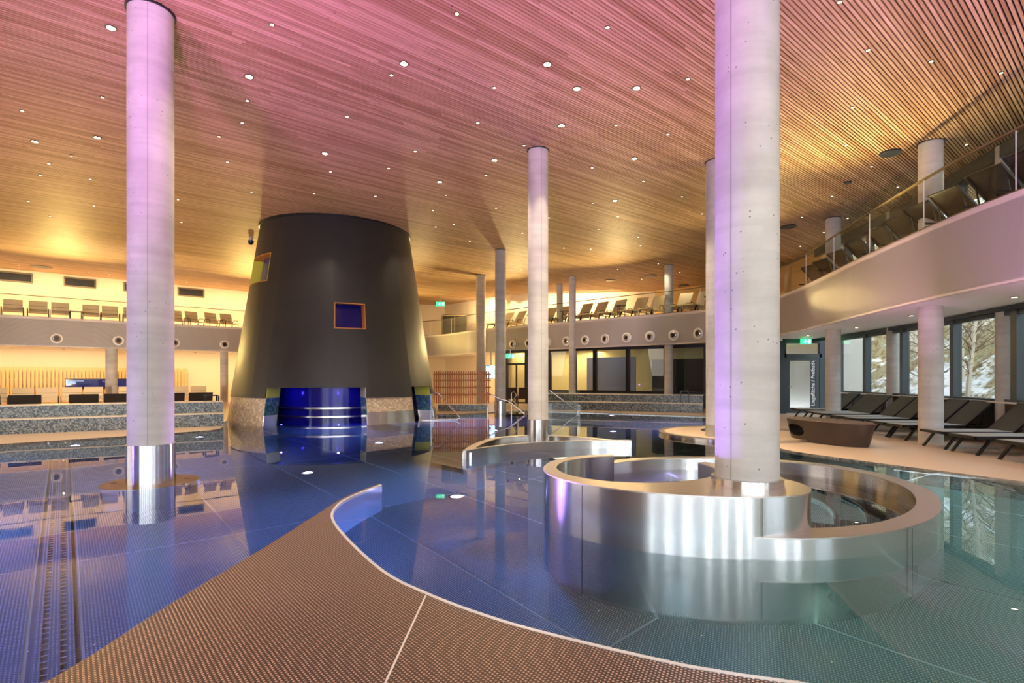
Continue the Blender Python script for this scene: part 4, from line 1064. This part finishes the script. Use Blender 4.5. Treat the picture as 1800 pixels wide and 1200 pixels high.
def frame_table(x, y, z, rz, w_, d_, h_, label, m_='black', top='black'):
    t = thing('low_table', label, 'table', (x, y, z), rz)
    MB().box(-w_ / 2, w_ / 2, -d_ / 2, d_ / 2, h_ - .03, h_).build('table_top', M[top], t)
    for sx_ in (-1, 1):
        for sy_ in (-1, 1):
            MB().box(sx_ * w_ / 2 - .02, sx_ * w_ / 2 + .02, sy_ * d_ / 2 - .02, sy_ * d_ / 2 + .02, 0, h_ - .03).build('leg', M[m_], t)
x, y = on_a(134, 34.3); frame_table(x, y, 4.13, hc, .5, .4, .55, 'small black table between armchairs on the left gallery')
x, y = on_a(371, 17.85); frame_table(x, y, .40, hc, .34, .3, .50, 'small black frame table standing on the lower step of the left bench')
x, y = on_a(205, 22.5); frame_table(x, y, .03, hc, 1.1, .6, .72, 'long pale topped table behind the dark armchairs', 'black', 'ledge')
x, y, _ = Pd(1203, 21.75); frame_table(x, y, .40, -.3, .3, .3, .48, 'small black table on the step of the far bench')
for i, px in enumerate((893, 920)):
    dup(cd, (*Pd(px, 26.3)[:2], .03), .3 + pi, 'dark armchair before the far glass door, %s' % ('left one' if i == 0 else 'right one'), 'dark chairs at the far door')

# far gallery lift doors
x0, x1 = Pd(777, 36.4)[0], Pd(822, 36.4)[0]
ld = thing('glazed_lift_lobby', 'dark glazed lobby doors on the far gallery beside the tower', 'lobby', (x0, 36.4, 4.13), -.15)
Lw = x1 - x0
MB().box(0, Lw, .05, .3, 0, 1.55).build('dark_recess', M['darkroom'], ld)
for i in range(3): MB().box(Lw * (i / 2) - .03, Lw * (i / 2) + .03, -.02, .05, 0, 1.5).build('door_post', M['frame_brown'], ld)
MB().box(0, Lw, -.02, .05, 1.42, 1.5).build('door_head', M['frame_brown'], ld)
MB().box(.03, Lw * .5 - .03, 0, .01, 0, 1.42).build('glass_leaf', M['glass'], ld)
MB().box(Lw * .5 + .03, Lw - .03, 0, .01, 0, 1.42).build('glass_leaf', M['glass'], ld)

# ceiling speakers, camera
for i, (px, py, s_, lab) in enumerate([(72, 468, .42, 'dark slot vent in the ceiling above the left strip windows'), (1565, 268, .20, 'dark round loudspeaker in the ceiling above the right gallery'), (1386, 398, .24, 'dark round loudspeaker in the ceiling beside the largest column'), (1073, 492, .26, 'dark round speaker in the ceiling above the far gallery, left one'), (1143, 484, .30, 'dark round speaker in the ceiling above the far gallery, right one'), (1203, 501, .24, 'small dark round speaker near the ceiling edge at the far corner'), (1490, 320, .08, 'tiny dark sensor in the ceiling before the right gallery')]):
    x, y, z = ceil_pt(px, py); t = thing('ceiling_speaker', lab, 'speaker', (x, y, z))
    MB().lathe([(s_, .01), (s_, -.03), (s_ * .9, -.04)], 24).build('grille', M['frame'], t); MB().lathe([(s_ * 1.06, .01), (s_ * 1.06, -.015)], 24).build('trim_ring', M['black'], t)
x, y, z = ceil_pt(441, 417); t = thing('security_camera', 'small white dome camera under the ceiling left of the tower', 'camera', (x, y, z))
MB().lathe([(.07, .0), (.07, -.12)], 16).build('mount', M['white'], t); MB().lathe([(.10, -.12), (.10, -.2), (.06, -.26), (.0, -.28)], 16, cap1=False).build('dome', M['black'], t, smooth=50)

# ------------------------------------------------------------------ outside: hillside, annex, bare trees
m = mat('winter_hillside', (.3, .25, .15), .9); n = N(m); p = n.pos()
a1 = n.noise(p, .35, 6, .65); a2 = n.noise(p, 3.2, 8, .75)
c = n.ramp(a2, [(.36, (.04, .035, .02)), (.45, (.20, .13, .05)), (.52, (.34, .28, .14)), (.62, (.10, .12, .05))])
n.col(n.mix(n.ramp(n.math('ADD', n.math('MULTIPLY', a1, .7), n.math('MULTIPLY', a2, .35)), [(.55, (0, 0, 0)), (.61, (1, 1, 1))]), c, (.85, .88, .93)))
n.bump(a2, .8, .3)
mb = MB(); nx_, ny_ = 40, 50
for j in range(ny_ + 1):
    for i in range(nx_ + 1):
        x = 12.9 + i * 1.2; y = -10 + j * 1.5 + i * .15
        s_ = max(0, (x - 13.8)); z = -.1 + min(s_ * .62, 9 + s_ * .28) + .6 * sin(x * .7 + y * .4) * min(1, s_ / 4) + .5 * sin(y * .9) * min(1, s_ / 4)
        mb.v.append((x, y, z))
for j in range(ny_):
    for i in range(nx_):
        o = j * (nx_ + 1) + i; mb.f.append((o, o + 1, o + nx_ + 2, o + nx_ + 1)); mb.mi.append(0)
hill = struct(mb.build('ground_hillside', m, smooth=60), 'snow patched winter hillside outside the windows')
hill['kind'] = 'structure'
an_ = thing('white_annex', 'white annex wall outside the window beside the glazed door', 'building')
MB().box(13.0, 14.15, 21.3, 28, -.1, 3.4).build('annex_wall', M['white'], an_); MB().box(12.9, 14.25, 21.2, 28.1, 3.4, 3.55).build('annex_roof', M['frame'], an_)
bark = mat('birch_bark', (.55, .5, .42), .8); twig = mat('bare_twigs', (.16, .11, .07), .9)
def tree(x, y, z, h, label):
    t = thing('bare_tree', label, 'tree', (x, y, z), group='bare trees on the hillside')
    lean = random.uniform(-.12, .12); pts = [(lean * h * s_ ** 1.5, random.uniform(-.05, .05), h * s_) for s_ in (0, .25, .5, .75, 1)]
    MB().tube(pts, .045 + h * .006, 6).build('trunk', bark, t)
    mb = MB()
    for k in range(46):
        s_ = random.uniform(.2, 1); i = min(3, int(s_ * 4)); p0 = Vector(pts[i]).lerp(Vector(pts[i + 1]), s_ * 4 - i if s_ < 1 else 1)
        a = random.uniform(0, 2 * pi); L = random.uniform(.5, 1.5) * (1.2 - s_ * .7); d_ = Vector((cos(a), sin(a), random.uniform(.4, 1.2))).normalized() * L
        mb.tube([p0, p0 + d_ * .5 + Vector((0, 0, .05)), p0 + d_], .012, 4)
        for _ in range(3):
            e = d_ * random.uniform(.4, .9); a = random.uniform(0, 2 * pi); mb.tube([p0 + e, p0 + e + Vector((cos(a), sin(a), random.uniform(.2, 1))).normalized() * L * .45], .007, 3)
    mb.build('branches', twig, t)
tl = [(14.6, 18.9, 'right of the door column'), (15.1, 17.9, 'close behind the second pane'), (16.3, 19.6, 'behind the third pane, left'), (16.9, 22.6, 'behind the third pane, right'), (18.9, 21.6, 'upslope behind the wide pane, left'),
      (17.2, 18.7, 'close behind the wide pane'), (20.8, 24.1, 'far up the slope behind the wide pane'), (19.6, 26.5, 'far up the slope near the annex'), (15.6, 15.9, 'behind the nearest pane edge'), (22.5, 23.2, 'highest on the snow patch')]
for x, y, s_ in tl:
    z = -.1 + max(0, x - 13.8) * .62 - .3; tree(x, y, z, random.uniform(4.5, 6.5), 'bare winter tree on the hillside, ' + s_)
SUNL = D.lights.new('winter_sun', 'SUN'); SUNL.energy = 1.6; SUNL.angle = .2; SUNL.color = (1, .93, .82)
so = D.objects.new('winter_sun', SUNL); COL.objects.link(so); so.rotation_euler = (math.radians(42), 0, math.radians(-25))
